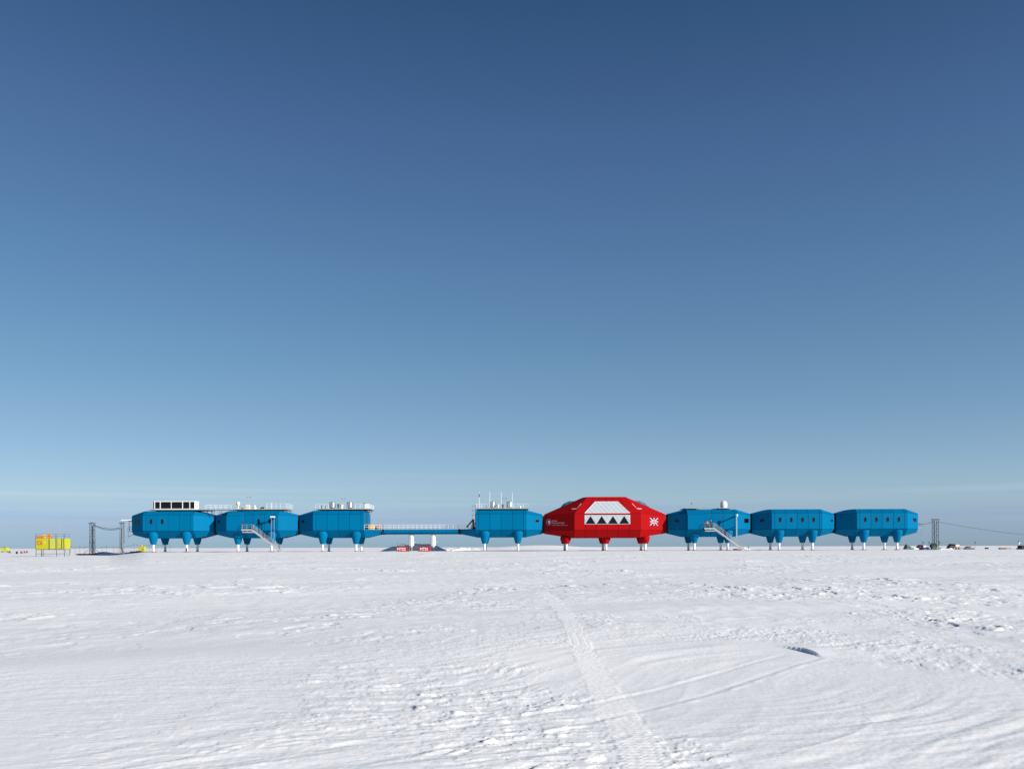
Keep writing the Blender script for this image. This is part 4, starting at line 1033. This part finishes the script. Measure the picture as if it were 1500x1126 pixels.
# open decks: barrels, ladder, crane
D3 = Vector((MX[3], YC, G + 5.362))
railing_host = thing('deck_railing', 'white railing round the deck of barrels', 'railing', (MX[3], YC, G + 5.362))
railing(railing_host, [(6.2, -4.25, 0), (9.85, -1.55, 0)], 1.1, 1.1, 'white', .034)
railing_host4 = thing('deck_railing', 'white railing round the deck with the maroon crane', 'railing', (MX[4], YC, G + 5.362))
railing(railing_host4, [(-6.9, -3.8, 0), (-9.85, -1.55, 0)], 1.1, 1.1, 'white', .034)
def drum(x, y, m, lab, s=1.0):
    t = thing('barrel', lab, 'barrel', D3 + Vector((x, y, 0)), 0, 'barrels on the open deck by the bridge')
    MB().lathe([(.27 * s, 0), (.30 * s, .02), (.30 * s, .28 * s), (.315 * s, .30 * s), (.30 * s, .32 * s), (.30 * s, .58 * s), (.315 * s, .60 * s), (.30 * s, .62 * s), (.30 * s, .88 * s), (.26 * s, .90 * s)], n=18).build('shell', m, t, smooth=True)
    MB().lathe([(.05, .90 * s), (.05, .94 * s)], (.12, 0, 0), 8).build('cap', 'darksteel', t)
o = MB().cbox(-.42, .42, -.4, .4, 0, .95, .05).build('equipment_box', 'darksteel', None, D3 + Vector((6.75, -3.0, 0))); tag(o, 'dark box against the wall on the barrel deck', 'box')
o = MB().cbox(-.35, .35, -.35, .35, 0, 1.15, .05).box(-.30, .30, -.38, -.351, .5, .9).build('equipment_box', 'ochre', None, D3 + Vector((7.45, -2.6, 0))); tag(o, 'tall ochre box among the barrels on the open deck', 'box')
drum(8.05, -2.2, 'ochre', 'ochre barrel beside the tall ochre box', 1.05); drum(8.6, -1.9, 'darksteel', 'dark barrel in the middle of the barrel deck', .85); drum(9.2, -1.6, 'orange', 'orange barrel nearest the bridge', 1.1); drum(9.25, -.8, 'darksteel', 'dark barrel behind the orange barrel', 1.0)
def ladder(x, y, z0, z1, lab, m='darksteel', cage=False):
    t = thing('ladder', lab, 'ladder', (x, y, 0))
    for dy in (-.25, .25): MB().tube((0, dy, z0), (0, dy, z1), .045, n=6).build('rail', m, t)
    me = MB().tube((0, -.25, 0), (0, .25, 0), .022, n=6).mesh('rung', m); n = int((z1 - z0) / .35)
    for i in range(n): place(me, 'rung', t, (0, 0, z0 + .2 + .35 * i))
    if cage:
        for k in range(5):
            zz = z0 + 1.2 + (z1 - z0 - 1.4) * k / 4; pts = [Vector((cage * (.02 + .75 * math.sin(R(a))), .38 * math.cos(R(a)), zz)) for a in range(0, 181, 20)]
            MB().path(pts, .025).build('hoop', m, t)
        MB().tube((cage * .77, 0, z0 + 1.2), (cage * .77, 0, z1 - .2), .025).build('cage_bar', m, t)
    return t
ladder(MX[3] + HX + .25, YC - .5, G + 5.37, RZ + 1.5, 'dark caged ladder from the barrel deck to the roof', cage=1)
ladder(MX[4] - HX - .25, YC - 1.5, G + 5.37, RZ + 1.3, 'dark caged ladder beside the maroon crane', cage=-1)
cr_ = thing('knuckle_crane', 'folded maroon crane on the deck at the bridge end', 'crane', (MX[4] - 6.9, YC - 2.3, G + 5.362))
MB().lathe([(.42, 0), (.42, .25), (.25, .35), (.24, 1.0)], n=12).build('pedestal', 'maroon', cr_)
def beam(p, q, w): 
    p = Vector(p); q = Vector(q); d = (q - p).normalized(); u = Vector((0, 1, 0)); v = d.cross(u)
    vs = [c + u * a * w + v * b * w for c in (p, q) for a, b in ((-1, -1), (1, -1), (1, 1), (-1, 1))]
    return MB().add(vs, [(3, 2, 1, 0), (4, 5, 6, 7)] + [(k, (k + 1) % 4, 4 + (k + 1) % 4, 4 + k) for k in range(4)])
beam((.05, 0, .6), (.15, 0, 2.35), .22).build('main_boom', 'maroon', cr_); beam((.15, 0, 2.4), (-1.25, 0, .75), .17).build('knuckle_boom', 'maroon', cr_)
beam((-1.2, 0, .95), (-1.45, 0, .35), .2).build('grab', 'maroon', cr_); MB().tube((.3, 0, .5), (.55, 0, 1.6), .09).build('ram', 'steel', cr_); MB().cbox(.25, .75, -.3, .3, 0, .6, .04).build('control_box', 'maroon', cr_)
MB().tube((-.3, 0, .2), (-.3, 0, 1.2), .04).tube((-.9, 0, 0), (-.3, 0, .5), .05).build('hose', 'darksteel', cr_)
# window cover at the crane end (black joint shade) and balcony at the free ends of the line
def balcony(x, sx, z_, lab):
    t = thing('balcony', lab, 'balcony', (x, YC, G))
    MB().box(0, sx * 1.3, -1.3, 1.3, z_, z_ + .1).build('deck', 'steel', t) if sx > 0 else MB().box(-1.3, 0, -1.3, 1.3, z_, z_ + .1).build('deck', 'steel', t)
    railing(t, [(sx * .1, -1.25, z_ + .1), (sx * 1.25, -1.25, z_ + .1), (sx * 1.25, 1.25, z_ + .1)], 1.0, 1.1, 'midsteel', .026)
    MB().tube((sx * .05, -1.0, 4.3), (sx * 1.2, -1.0, 3.75), .06).tube((sx * 1.2, -1.0, 3.7), (sx * 1.2, -1.0, z_), .035).build('brace', 'midsteel', t)
    return t
balcony(MX[7] + HL + .01, 1, 5.35, 'small steel balcony at the tip of the line by the lattice mast')
balcony(MX[1] - HL - .01, -1, 5.0, 'small steel balcony at the canopy tip of the line')

# ------------------------------------------------------------------ masts and cables at both ends
def lattice(name, lab, x, y, z0, h, w, m='darksteel', lift=0.0, nseg=9):
    t = thing(name, lab, 'mast', (x, y, z0))
    for sx in (-1, 1):
        for sy in (-1, 1): MB().tube((sx * w / 2, sy * w / 2, -.1), (sx * w / 2, sy * w / 2, h), .055, n=6).build('upright', m, t)
    seg = h / nseg
    br_ = MB().tube((-w / 2, 0, 0), (w / 2, 0, seg), .03, n=5).mesh('brace', m); hz = MB().tube((-w / 2, 0, 0), (w / 2, 0, 0), .03, n=5).mesh('brace', m)
    for i in range(nseg):
        for q in range(4):
            a = q * math.pi / 2; flip = i % 2
            o = place(br_, 'brace', t, (math.sin(a) * w / 2, -math.cos(a) * w / 2, i * seg), (0, 0, a + (math.pi if flip else 0)))
            place(hz, 'brace', t, (math.sin(a) * w / 2, -math.cos(a) * w / 2, (i + 1) * seg), (0, 0, a))
    MB().box(-w * .75, w * .75, -w * .6, w * .6, h, h + .12).build('head', m, t)
    return t
def cable(p, q, sag, r, lab, m='darksteel', n=24):
    p = Vector(p); q = Vector(q); pts = [p + (q - p) * (i / n) - Vector((0, 0, sag * 4 * (i / n) * (1 - i / n))) for i in range(n + 1)]
    o = MB().path(pts, r).build('cable', m); return tag(o, lab, 'cable')
A = at(135.2, 808, 217); zA = gz(A.x, 217)
ma = lattice('lattice_mast', 'dark lattice mast on a black sledge between yellow cabin and canopy', A.x, 217, zA, 8.0, .95, nseg=10)
MB().tube((.42, -.55, .3), (.36, -.5, 7.4), .17, n=8).build('cable_bundle', 'darksteel', ma)
MB().path([(-.45, -.5, 7.95), (-.45, -.5, 8.25), (.5, -.5, 8.25), (.5, -.5, 7.6)], .05).build('gallows', 'darksteel', ma)
for sx, sy in ((-1, -1), (1, -1), (-1, 1), (1, 1)): MB().tube((sx * .45, sy * .45, 1.5), (sx * 1.5, sy * 1.3, .42), .045).build('stay', 'darksteel', ma)
def sledge(lab, x, y, z0, L_, W_, m, cargo=None, rz=0.0, name='sledge'):
    t = thing(name, lab, 'sledge', (x, y, z0), rz)
    for sy in (-1, 1):
        p = [(-L_ / 2 - .3, .38), (-L_ / 2 - .22, .42), (-L_ / 2 + .25, .1), (L_ / 2, .1), (L_ / 2, 0), (-L_ / 2 + .2, 0)]
        MB().prism(p, 'y', sy * W_ * .38 - .07, sy * W_ * .38 + .07).build('runner', 'darksteel', t)
    for k in range(4):
        xx = -L_ / 2 + .4 + (L_ - .8) * k / 3; MB().box(xx - .06, xx + .06, -W_ * .45, W_ * .45, .1, .30).build('crossbar', 'darksteel', t)
    npl = 5
    for k in range(npl):
        y0 = -W_ / 2 + W_ * k / npl; MB().box(-L_ / 2, L_ / 2, y0 + .015, y0 + W_ / npl - .015, .30, .38).build('plank', m, t)
    return t
sledge('black sledge carrying the dark lattice mast', A.x - 1.3, 217, zA - .02, 4.4, 2.6, 'black')
B_ = at(187.6, 806, 212.5); zB = gz(B_.x, 212.5)
mbm = lattice('lattice_mast', 'grey lattice mast under the flat white canopy at the line\'s end', B_.x, 209.2, gz(B_.x, 209.2), 8.2 + G - gz(B_.x, 209.2) - 1.0, .7, 'midsteel', nseg=9)
MB().path([(.1, -.5, 6.6), (.05, -.5, 2.0), (.35, -.6, 1.0), (.75, -.9, .45), (.5, -1.2, 0.0)], .13, 8).build('cable_bundle', 'darksteel', mbm)
MB().path([(-.2, -.5, 6.0), (-.1, -.5, 1.6), (-.5, -.7, .3)], .08, 8).build('cable_bundle', 'steel', mbm)
cz = G + 7.75
t = thing('canopy', 'flat white canopy projecting from the tip of the first blue module', 'canopy', (MX[1] - HL, 209.0, cz))
MB().cbox(-2.55, -.02, -1.4, 1.4, -.06, .16, .03).build('roof_plate', 'white', t); MB().box(-1.0, -.02, -1.0, 1.0, -.22, -.07).build('bracket', 'darksteel', t)
MB().tube((-.75, -.9, -.2), (-.75, -.9, -2.6), .07).build('hanger', 'darksteel', t)
cable((A.x + .5, 216.5, zA + 7.7), (B_.x - .4, 208.8, G + 5.95), .55, .07, 'thick dark cable sagging between the sledge mast and the canopy mast')
cable((A.x + .5, 216.7, zA + 7.6), (B_.x - .4, 208.9, G + 5.75), .72, .05, 'second dark cable hanging just below the thick one')
def crate(name, lab, cx, cy, cz_, sx, sy, sz, m, cat='crate', rz=0.0, group=None, lid=None):
    t = thing(name, lab, cat, (cx, cy, cz_), rz, group)
    MB().cbox(-sx / 2, sx / 2, -sy / 2, sy / 2, 0, sz, min(.04, sz * .1)).build('body', m, t)
    for k in (-1, 1): MB().box(k * sx * .34 - .05, k * sx * .34 + .05, -sy / 2 - .03, -sy / 2 - .002, .04, sz - .05).build('batten', lid or m, t)
    MB().box(-sx / 2 - .02, sx / 2 + .02, -sy / 2 - .02, sy / 2 + .02, sz + .002, sz + .05).build('lid', lid or m, t)
    return t
for px, w, lb in ((196, 1.5, 'dark green crate nearer the canopy mast'), (203.5, 1.2, 'dark green crate nearer the first pair of legs')):
    p = at(px, 809, 210.5); crate('crate', lb, p.x, 210.5, gz(p.x, 210.5) - .03, w, .9, .42, 'green')
p = at(208.5, 803, 240); yb = crate('equipment_box', 'small bright yellow box beyond the first blue module', p.x, 240, gz(p.x, 240) - .03, 1.5, 1.1, 1.55, 'yellow', 'box')
MB().box(.2, .7, -.60, -.555, .35, 1.0).build('door', 'orange', yb); MB().tube((-.1, 0, 1.6), (-.1, 0, 1.95), .2, .1).build('cap', 'ochre', yb)
# line of cable poles running off behind the masts
prev = None
for i, px in enumerate((96, 103.5, 110, 117, 124, 149.5, 156, 166.5, 173, 196.5, 219.5, 228, 249)):
    p = at(px, 806, 330); zz = gz(p.x, 330); h = 2.5 + .25 * math.sin(i * 2.3)
    o = MB().tube((0, 0, -.3), (0, 0, h), .045, .035, 6).tube((-.18, 0, h - .12), (.18, 0, h - .12), .03).build('cable_pole', 'brown', None, (p.x, 330, zz))
    tag(o, 'thin brown pole carrying the low cable line behind the masts', 'pole', 'poles of the cable line behind the masts')
    top = Vector((p.x, 330, zz + h - .1))
    if prev is not None:
        n = 6; pts = [prev + (top - prev) * (k / n) - Vector((0, 0, .45 * 4 * (k / n) * (1 - k / n))) for k in range(n + 1)]
        tag(MB().path(pts, .045).build('cable', 'darksteel'), 'low dark cable slung from pole to pole behind the masts', 'cable', 'cable spans of the pole line behind the masts')
    prev = top

# ------------------------------------------------------------------ yellow cabin C6
YA = 190.0
a, b = at(52.6, 800, YA), at(94.6, 800, YA); z0 = gz(a.x, YA); zt = at(73, 788.3, YA).z; zb = at(73, 804.0, YA).z
c6 = thing('cabin', 'yellow cabin lettered C6 raised on thin legs with roof railing', 'cabin', ((a.x + b.x) / 2, YA, z0))
hw = (b.x - a.x) / 2; zt -= z0; zb -= z0
MB().cbox(-hw, hw, 0, 2.5, zb, zt, .04).build('body', 'yellow', c6)
def lx(px): return at(px, 800, YA).x - (a.x + b.x) / 2
MB().box(lx(72.8), lx(81.6), -.05, -.003, zb + .08, zt - .02).build('panel', 'paleyellow', c6)
d = MB().box(lx(85.0), lx(88.2), -.05, -.003, zb + .12, zt - .12).build('door', 'paleyellow', c6)
MB().box(lx(87.4), lx(87.7), -.09, -.052, zb + .9, zb + 1.1).build('handle', 'darksteel', d)
MB().box(lx(62.4), lx(67.2), -.04, -.003, zb + 1.1, zb + 1.9).build('window', 'paleyellow', c6)
for px in (72.4, 82.3): MB().box(lx(px) - .07, lx(px) + .07, -.08, -.003, zb, zt + (.1 if px > 80 else -.2)).build('corner_post', 'darksteel', c6)
o = place(text_mesh('C6', 1.35, 'lettering_red', .03, .008), 'lettering', c6, (lx(54.0), -.02, zb + .98), (R(90), 0, 0)); o.scale = (.78, 1, 1)
MB().box(-hw, hw, -.02, 2.5, zb - .12, zb - .003).build('floor_frame', 'darksteel', c6)
for px in (52.6, 63.3, 82.7, 94.3):
    for y in ((.05, 2.3) if px in (52.6, 94.3) else (.05,)): MB().tube((lx(px), y, -.15), (lx(px), y, zb - .1), .07, n=6).build('leg', 'darksteel', c6)
MB().tube((-hw, .05, .62), (hw, .05, .62), .04).build('brace', 'darksteel', c6)
for px in (52.6, 82.6, 94.3): MB().tube((lx(px), -.07, zb), (lx(px), -.07, zt + 1.0), .055, n=6).build('upright', 'darksteel', c6)
railing(c6, [(-hw + .05, .06, zt), (hw - .05, .06, zt), (hw - .05, 2.4, zt)], 1.0, 2.1, 'darksteel', .022)
MB().box(lx(90.2), lx(90.7), -.06, -.003, zb + .05, zt - .05).build('corner_post', 'darksteel', c6)
sp0, sp1 = Vector((hw + .02, -.5, zb - .05)), Vector((lx(103.6), -.5, .0))
for y in (-.85, -.15): MB().tube((sp0.x, y, sp0.z), (sp1.x, y, sp1.z), .06, n=6).tube((sp0.x, y, sp0.z + .95), (sp1.x, y, sp1.z + .95), .03, n=6).tube((sp1.x, y, 0), (sp1.x, y, .95), .03, n=6).build('stair_stringer', 'steel', c6)
for k in range(7): MB().box(-.13, .13, -.85, -.15, -.015, .015).build('tread', 'steel', c6, sp0 + (sp1 - sp0) * ((k + .6) / 7))
rz_ = z0 + zt + .002
crate('equipment_box', 'long flat orange box on the roof of cabin C6', at(60.0, 786, YA + 1).x, YA + 1, rz_, 1.55, .8, .52, 'orange', 'box')
crate('equipment_box', 'upright ochre box on the roof of cabin C6', at(65.3, 785, YA + 1).x, YA + 1, rz_, .55, .5, 1.0, 'ochre', 'box')
crate('equipment_box', 'upright box of orange and yellow on the roof of cabin C6', at(73.0, 785, YA + 1).x, YA + 1, rz_, .75, .5, 1.05, 'orange', 'box', lid='ochre')
o = MB().tube((0, 0, 0), (0, 0, 3.1), .016, .01, 6).lathe([(.08, 0), (.05, .15)], n=8).build('whip_antenna', 'steel', None, (at(87.4, 780, YA + 1.5).x, YA + 1.5, rz_)); tag(o, 'thin pale whip antenna on the roof of cabin C6', 'antenna')
# distant cabin and markers
p = at(5.2, 805, 440); t = thing('cabin', 'small distant yellow cabin in two sections far out on the snow', 'cabin', (p.x, 440, gz(p.x, 440)))
MB().cbox(-1.5, .05, 0, 2.4, .25, 2.2, .04).build('section', 'paleyellow', t); MB().cbox(.12, 1.5, 0, 2.4, .25, 2.2, .04).build('section', 'yellow', t); MB().box(-1.1, .0, .2, 1.6, 2.202, 2.45).build('roof_box', 'darksteel', t)
for x in (-1.3, 1.3): MB().box(x - .12, x + .12, .1, 2.2, -.15, .249).build('runner', 'darksteel', t)
MB().tube((1.5, .3, .6), (2.4, .3, 0), .06).tube((1.5, .8, .6), (2.4, .8, 0), .06).build('steps', 'darksteel', t)
for px, py, Y, m, lb in ((14.2, 809, 330, 'darksteel', 'dark fuel drum standing by the steps of the small distant cabin'), (24.6, 811, 290, 'black', 'black drum standing alone on the snow near cabin C6'), (31.4, 809.5, 310, 'darksteel', 'dark drum in the row of markers near cabin C6'), (36.0, 808, 330, 'rust', 'rusty drum in the row of markers near cabin C6'), (39.6, 808, 335, 'rust', 'rusty drum closest to cabin C6')):
    p = at(px, py, Y); t = thing('fuel_drum', lb, 'drum', (p.x, Y, gz(p.x, Y) - .05), 0, 'drums scattered beside the yellow cabin')
    MB().lathe([(.27, 0), (.3, .03), (.3, .3), (.32, .33), (.3, .36), (.3, .6), (.32, .63), (.3, .66), (.3, .86), (.27, .89)], n=14).build('shell', m, t, smooth=True); MB().lathe([(.05, .89), (.05, .93)], (.12, 0, 0), 8).build('cap', 'steel', t)
# small things under the modules
p = at(273.2, 808, 204.4); t = thing('marker_post', 'short brown and black post in front of a white module leg', 'post', (p.x, 204.4, gz(p.x, 204.4) - .05))
MB().lathe([(.16, 0), (.16, .6), (.12, .66)], n=10).build('post', 'brown', t); MB().lathe([(.13, .661), (.14, .95), (.05, 1.05)], n=10).build('cap', 'black', t)
p = at(1077.5, 803.5, 207.5); t = thing('rescue_sledge', 'small flat red sledge on the snow under the stairs', 'sledge', (p.x, 207.5, gz(p.x, 207.5) - .02))
MB().prism([(-.75, .05), (.65, .05), (.85, .28), (.75, .3), (.6, .16), (-.7, .16)], 'y', -.3, .3).build('hull', 'signred', t); MB().cbox(-.55, .45, -.24, .24, .161, .42, .05).build('load', 'darkcloth', t)
p = at(1096.5, 801.5, 230); o = MB().tube((0, 0, -.1), (0, 0, .95), .04, n=6).box(-.12, .12, -.02, .02, .7, .98).build('marker_flag', 'black', None, (p.x, 230, gz(p.x, 230))); tag(o, 'tiny black marker flag beyond the foot of the stairs', 'flag')
p = at(1112, 803.5, 215); t = thing('pallet', 'low grey pallet lying between the two right-hand leg groups', 'pallet', (p.x, 215, gz(p.x, 215) - .02)); t['label'] = 'low grey pallet lying on snow between radome module and four-window module'
for k in range(4): MB().box(-.6, .6, -.5 + k * .27, -.3 + k * .27, .12, .16).build('slat', 'wood', t)
for x in (-.5, 0, .5): MB().box(x - .05, x + .05, -.5, .5, 0, .118).build('bearer', 'wood', t)

# ------------------------------------------------------------------ far end: mast, cable, stores and vehicles
YR = 210.0
C_ = at(1370.2, 805, YR); zC = gz(C_.x, YR)
mc = lattice('lattice_mast', 'tall grey lattice mast standing alone beyond the last blue module', C_.x, YR, zC, 7.45, 1.05, 'darksteel', nseg=10)
MB().tube((-.5, -.6, .3), (-.5, -.55, 6.6), .12, n=8).build('cable_bundle', 'darksteel', mc)
cable((MX[7] + HL + .02, YC - .9, G + 6.35), (C_.x - .55, YR - .5, zC + 7.15), .45, .06, 'short dark cable from the last blue module to the lattice mast')
far = at(1640, 787, 250)
cable((C_.x + .5, YR, zC + 6.9), (far.x, 250, far.z - .4), 1.3, .045, 'long thin cable running from the lattice mast out to the open snow', n=40)
t = thing('cable_drum', 'black cable drum on green cradle at the foot of the lattice mast', 'drum', (at(1367.5, 803, 207).x, 207, gz(C_.x, 207) - .03))
for y in (-.45, .4):
    k = 22; MB().prism([(.72 * math.cos(2 * math.pi * i / k), .98 + .72 * math.sin(2 * math.pi * i / k)) for i in range(k)], 'y', y, y + .06).build('flange', 'black', t)
MB().prism([(.5 * math.cos(2 * math.pi * i / 18), .98 + .5 * math.sin(2 * math.pi * i / 18)) for i in range(18)], 'y', -.385, .395).build('core', 'darkcloth', t)
MB().add([(-.8, -.5, 0), (.8, -.5, 0), (.8, .5, 0), (-.8, .5, 0), (-.25, -.48, .9), (.25, -.48, .9), (.25, -.46, .9), (-.25, -.46, .9)], [(0, 1, 2, 3), (0, 1, 5, 4), (4, 5, 6, 7), (1, 2, 6, 5), (2, 3, 7, 6), (3, 0, 4, 7)]).build('cradle', 'green', t)
def heap(lab, px0, px1, py_top, Y, m, seed, name='covered_load', cat='covered load'):
    p0, p1 = at(px0, 804, Y), at(px1, 804, Y); cx = (p0.x + p1.x) / 2; hx_ = (p1.x - p0.x) / 2; z0 = gz(cx, Y); h = at(px0, py_top, Y).z - z0
    n = 14; rn = np.random.RandomState(seed); xs_ = np.linspace(-1, 1, n); ys_ = np.linspace(-1, 1, n); vs = []
    for x in xs_:
        for y in ys_:
            e = max(0, 1 - abs(x) ** 2.6) ** .6 * max(0, 1 - abs(y) ** 2.6) ** .6
            vs.append((x * hx_ + rn.uniform(-.04, .04), y * 1.0 + rn.uniform(-.05, .05), -.05 + h * e * (1 + .18 * math.sin(x * 5 + seed) + rn.uniform(-.07, .07))))
    fs = [(i * n + j, (i + 1) * n + j, (i + 1) * n + j + 1, i * n + j + 1) for i in range(n - 1) for j in range(n - 1)]
    fs.append(tuple([i * n for i in range(n)] + [(n - 1) * n + j for j in range(1, n)] + [i * n + n - 1 for i in range(n - 2, -1, -1)] + [j for j in range(n - 2, 0, -1)]))
    t = thing(name, lab, cat, (cx, Y, z0)); MB().add(vs, fs).build('cover', m, t)
    for k in (-.45, .4): MB().path([(k * hx_, y, -.02 + h * 1.08 * max(0, 1 - abs(y) ** 2.6) ** .6 * (1 + .18 * math.sin(k * 5 + seed))) for y in (-.98, -.8, -.5, 0, .5, .8, .98)], .025).build('rope', 'darksteel', t)
    return t
heap('grey tarpaulin-covered load on the snow near the last blue module', 1324.3, 1333.2, 797.6, 236, 'tarp', 3)
crate('crate', 'pale yellow crate beside the grey covered load', at(1335.6, 802, 237).x, 237, gz(96, 237) - .03, 1.1, .8, .55, 'paleyellow')
crate('crate', 'white crate behind the pale yellow crate', at(1336.4, 801, 240).x, 240, gz(97, 240) - .03, .9, .7, .75, 'white')
heap('blue heap standing for the shadow at the foot of the lattice mast', 1347, 1363, 801.2, 206.0, 'shadowblue', 5)  # blue heap put in where only the mast base's shadow lies
def snowcat(lab, px0, px1, py_top, Y, cabm, bedm, flip=1):
    """tracked vehicle: cab, windows, load bed, two rubber tracks with wheels"""
    p0, p1 = at(px0, 804, Y), at(px1, 804, Y); cx = (p0.x + p1.x) / 2; w = (p1.x - p0.x); z0 = gz(cx, Y); h = at(px0, py_top, Y).z - z0
    t = thing('tracked_vehicle', lab, 'vehicle', (cx, Y, z0)); f = flip; hw_ = w / 2; tr = min(.62, h * .36)
    for sy in (-1, 1):
        pr = []; k = 7
        for i in range(k + 1): a_ = R(90 + 180 * i / k); pr.append((-hw_ + tr * .5 + tr * .5 * math.cos(a_), tr * .5 + tr * .5 * math.sin(a_)))
        for i in range(k + 1): a_ = R(-90 + 180 * i / k); pr.append((hw_ - tr * .5 + tr * .5 * math.cos(a_), tr * .5 + tr * .5 * math.sin(a_)))
        tk = MB().prism(pr, 'y', sy * 1.0 - .28, sy * 1.0 + .28).build('track', 'black', t)
        for q in range(4):
            xx = -hw_ + tr * .5 + (w - tr) * q / 3; MB().prism([(xx + tr * .36 * math.cos(R(30 * i)), tr * .5 + tr * .36 * math.sin(R(30 * i))) for i in range(12)], 'y', sy * 1.0 - .31, sy * 1.0 + .31).build('wheel', 'steel', tk)
    cb = [(f * -hw_ * .92, tr * .9), (f * hw_ * .05, tr * .9), (f * hw_ * .05, h * .97), (f * -hw_ * .55, h), (f * -hw_ * .70, h * .66), (f * -hw_ * .94, h * .6)]
    c_ = MB().prism(cb, 'y', -.95, .95).build('cab', cabm, t)
    MB().prism([(f * -hw_ * .62, h * .66), (f * -hw_ * .05, h * .66), (f * -hw_ * .05, h * .92), (f * -hw_ * .50, h * .92)], 'y', -.975, -.952).build('window', 'glass', t)
    MB().box(min(f * hw_ * .08, f * hw_ * .95), max(f * hw_ * .08, f * hw_ * .95), -.95, .95, tr * .95, tr * 1.15).build('load_bed', 'darksteel', t)
    MB().cbox(min(f * hw_ * .14, f * hw_ * .9), max(f * hw_ * .14, f * hw_ * .9), -.8, .8, tr * 1.152, h * .86, .05).build('load_box', bedm, t)
    return t
snowcat('dark brown tracked vehicle with a pale load, out past the lattice mast', 1389, 1404, 796.2, 232, 'brown', 'cream')
snowcat('small maroon tracked vehicle with a white load, behind the blue heap', 1343.8, 1355.8, 797.6, 250, 'maroon', 'white')
t = sledge('flat sledge stacked with brown timber past the tracked vehicle', at(1420, 805, 225).x, 225, gz(120, 225) - .03, 2.7, 1.4, 'wood')
for k, (x0, x1, z0, z1, m) in enumerate(((-1.1, -.1, .385, .62, 'brown'), (-.05, 1.1, .385, .52, 'wood'), (-.75, .3, .625, .86, 'brown'))):
    o = crate('timber_stack', ('bundle of dark brown timber low on the flat sledge', 'bundle of pale timber on the flat sledge', 'bundle of dark brown timber on top of the flat sledge load')[k], at(1420, 805, 225).x + (x0 + x1) / 2, 225, gz(120, 225) - .03 + z0, x1 - x0, 1.0, z1 - z0 - .055, m, 'timber')
p = at(1445.3, 803.5, 236); crate('crate', 'single small black crate alone on the open snow', p.x, 236, gz(p.x, 236) - .03, .8, .6, .45, 'black')
for px, w, m, lb in ((1468.0, 1.4, 'brown', 'flat brown crate in the pair of low crates'), (1476.2, 1.4, 'wood', 'flat pale timber crate in the pair of low crates')):
    p = at(px, 804, 222); crate('crate', lb, p.x, 222, gz(p.x, 222) - .03, w, .9, .40, m, lid='wood')
p = at(1500, 804, 216); t = crate('container', 'black container with a low step at its end at the far side of the stores', p.x, 216, gz(p.x, 216) - .03, 2.3, 1.8, 1.0, 'black', 'container')
MB().box(-1.55, -1.17, -.7, .7, 0, .38).build('step', 'black', t)
p = at(1492.3, 803, 222); t = thing('beacon', 'white ball beacon on a pole beside the black container', 'beacon', (p.x, 222, gz(p.x, 222)))
MB().tube((0, 0, -.1), (0, 0, 1.35), .07, n=8).build('pole', 'white', t); MB().lathe([(.04, 1.3), (.24, 1.38), (.33, 1.6), (.24, 1.82), (.05, 1.9)], n=16).build('globe', 'white', t, smooth=True); MB().lathe([(.08, 1.9), (.12, 2.05), (.09, 2.25), (.02, 2.3)], n=10).build('lamp', 'darksteel', t)
for px, Y, lb in ((1351.5, 262, 'thin dark marker flag behind the maroon tracked vehicle'), (1360.6, 262, 'thin dark marker flag just short of the lattice mast'), (1375.8, 262, 'thin dark marker flag just beyond the lattice mast'), (1428.0, 280, 'thin marker flag on the snow past the timber sledge')):
    p = at(px, 800, Y); o = MB().tube((0, 0, -.2), (0, 0, 2.3), .03, n=6).add([(.02, -.01, 1.75), (.3, -.01, 1.82), (.28, -.01, 2.2), (.02, -.01, 2.28), (.02, .01, 1.75), (.3, .01, 1.82), (.28, .01, 2.2), (.02, .01, 2.28)], [(0, 1, 2, 3), (7, 6, 5, 4), (0, 4, 5, 1), (1, 5, 6, 2), (2, 6, 7, 3), (3, 7, 4, 0)]).build('marker_flag', 'black', None, (p.x, Y, gz(p.x, Y))); tag(o, lb, 'flag', 'marker flags round the stores')
# lumps of cleared snow round the stores and along the drift behind the bridge
def lump(cx, cy, r, h, seed):
    n, k = 9, 14; rn = np.random.RandomState(seed); vs = []; fs = []
    for i in range(n):
        for j in range(k):
            a_ = 2 * math.pi * j / k; q = i / (n - 1); rr = r * q * (1 + .25 * math.sin(3 * a_ + seed) + rn.uniform(-.08, .08))
            vs.append((cx + rr * math.cos(a_), cy + rr * .8 * math.sin(a_), gz(cx, cy) - .08 + h * (1 - q ** 1.6) * (1 + .2 * math.sin(2 * a_ + seed * 2) + rn.uniform(-.1, .1))))
    for i in range(n - 1):
        for j in range(k): fs.append((i * k + j, i * k + (j + 1) % k, (i + 1) * k + (j + 1) % k, (i + 1) * k + j))
    o = MB().add(vs, fs).build('snow_pile', 'snow', None, smooth=True); o['kind'] = 'structure'
for i, (px, Y, r, h) in enumerate(((1380, 208, 1.1, .35), (1384, 210, 1.3, .42), (1379, 216, 1.8, .5), (1391, 222, 1.4, .4), (656, 232, 1.6, .5), (668, 234, 2.2, .6), (679, 236, 2.6, .65), (690, 238, 3.2, .6), (662, 229, 1.0, .4), (1090, 232, 2.4, .55), (1340, 232, 1.6, .5), (1357, 226, 1.4, .6))):
    lump(at(px, 800, Y).x, Y, r, h, 60 + i)
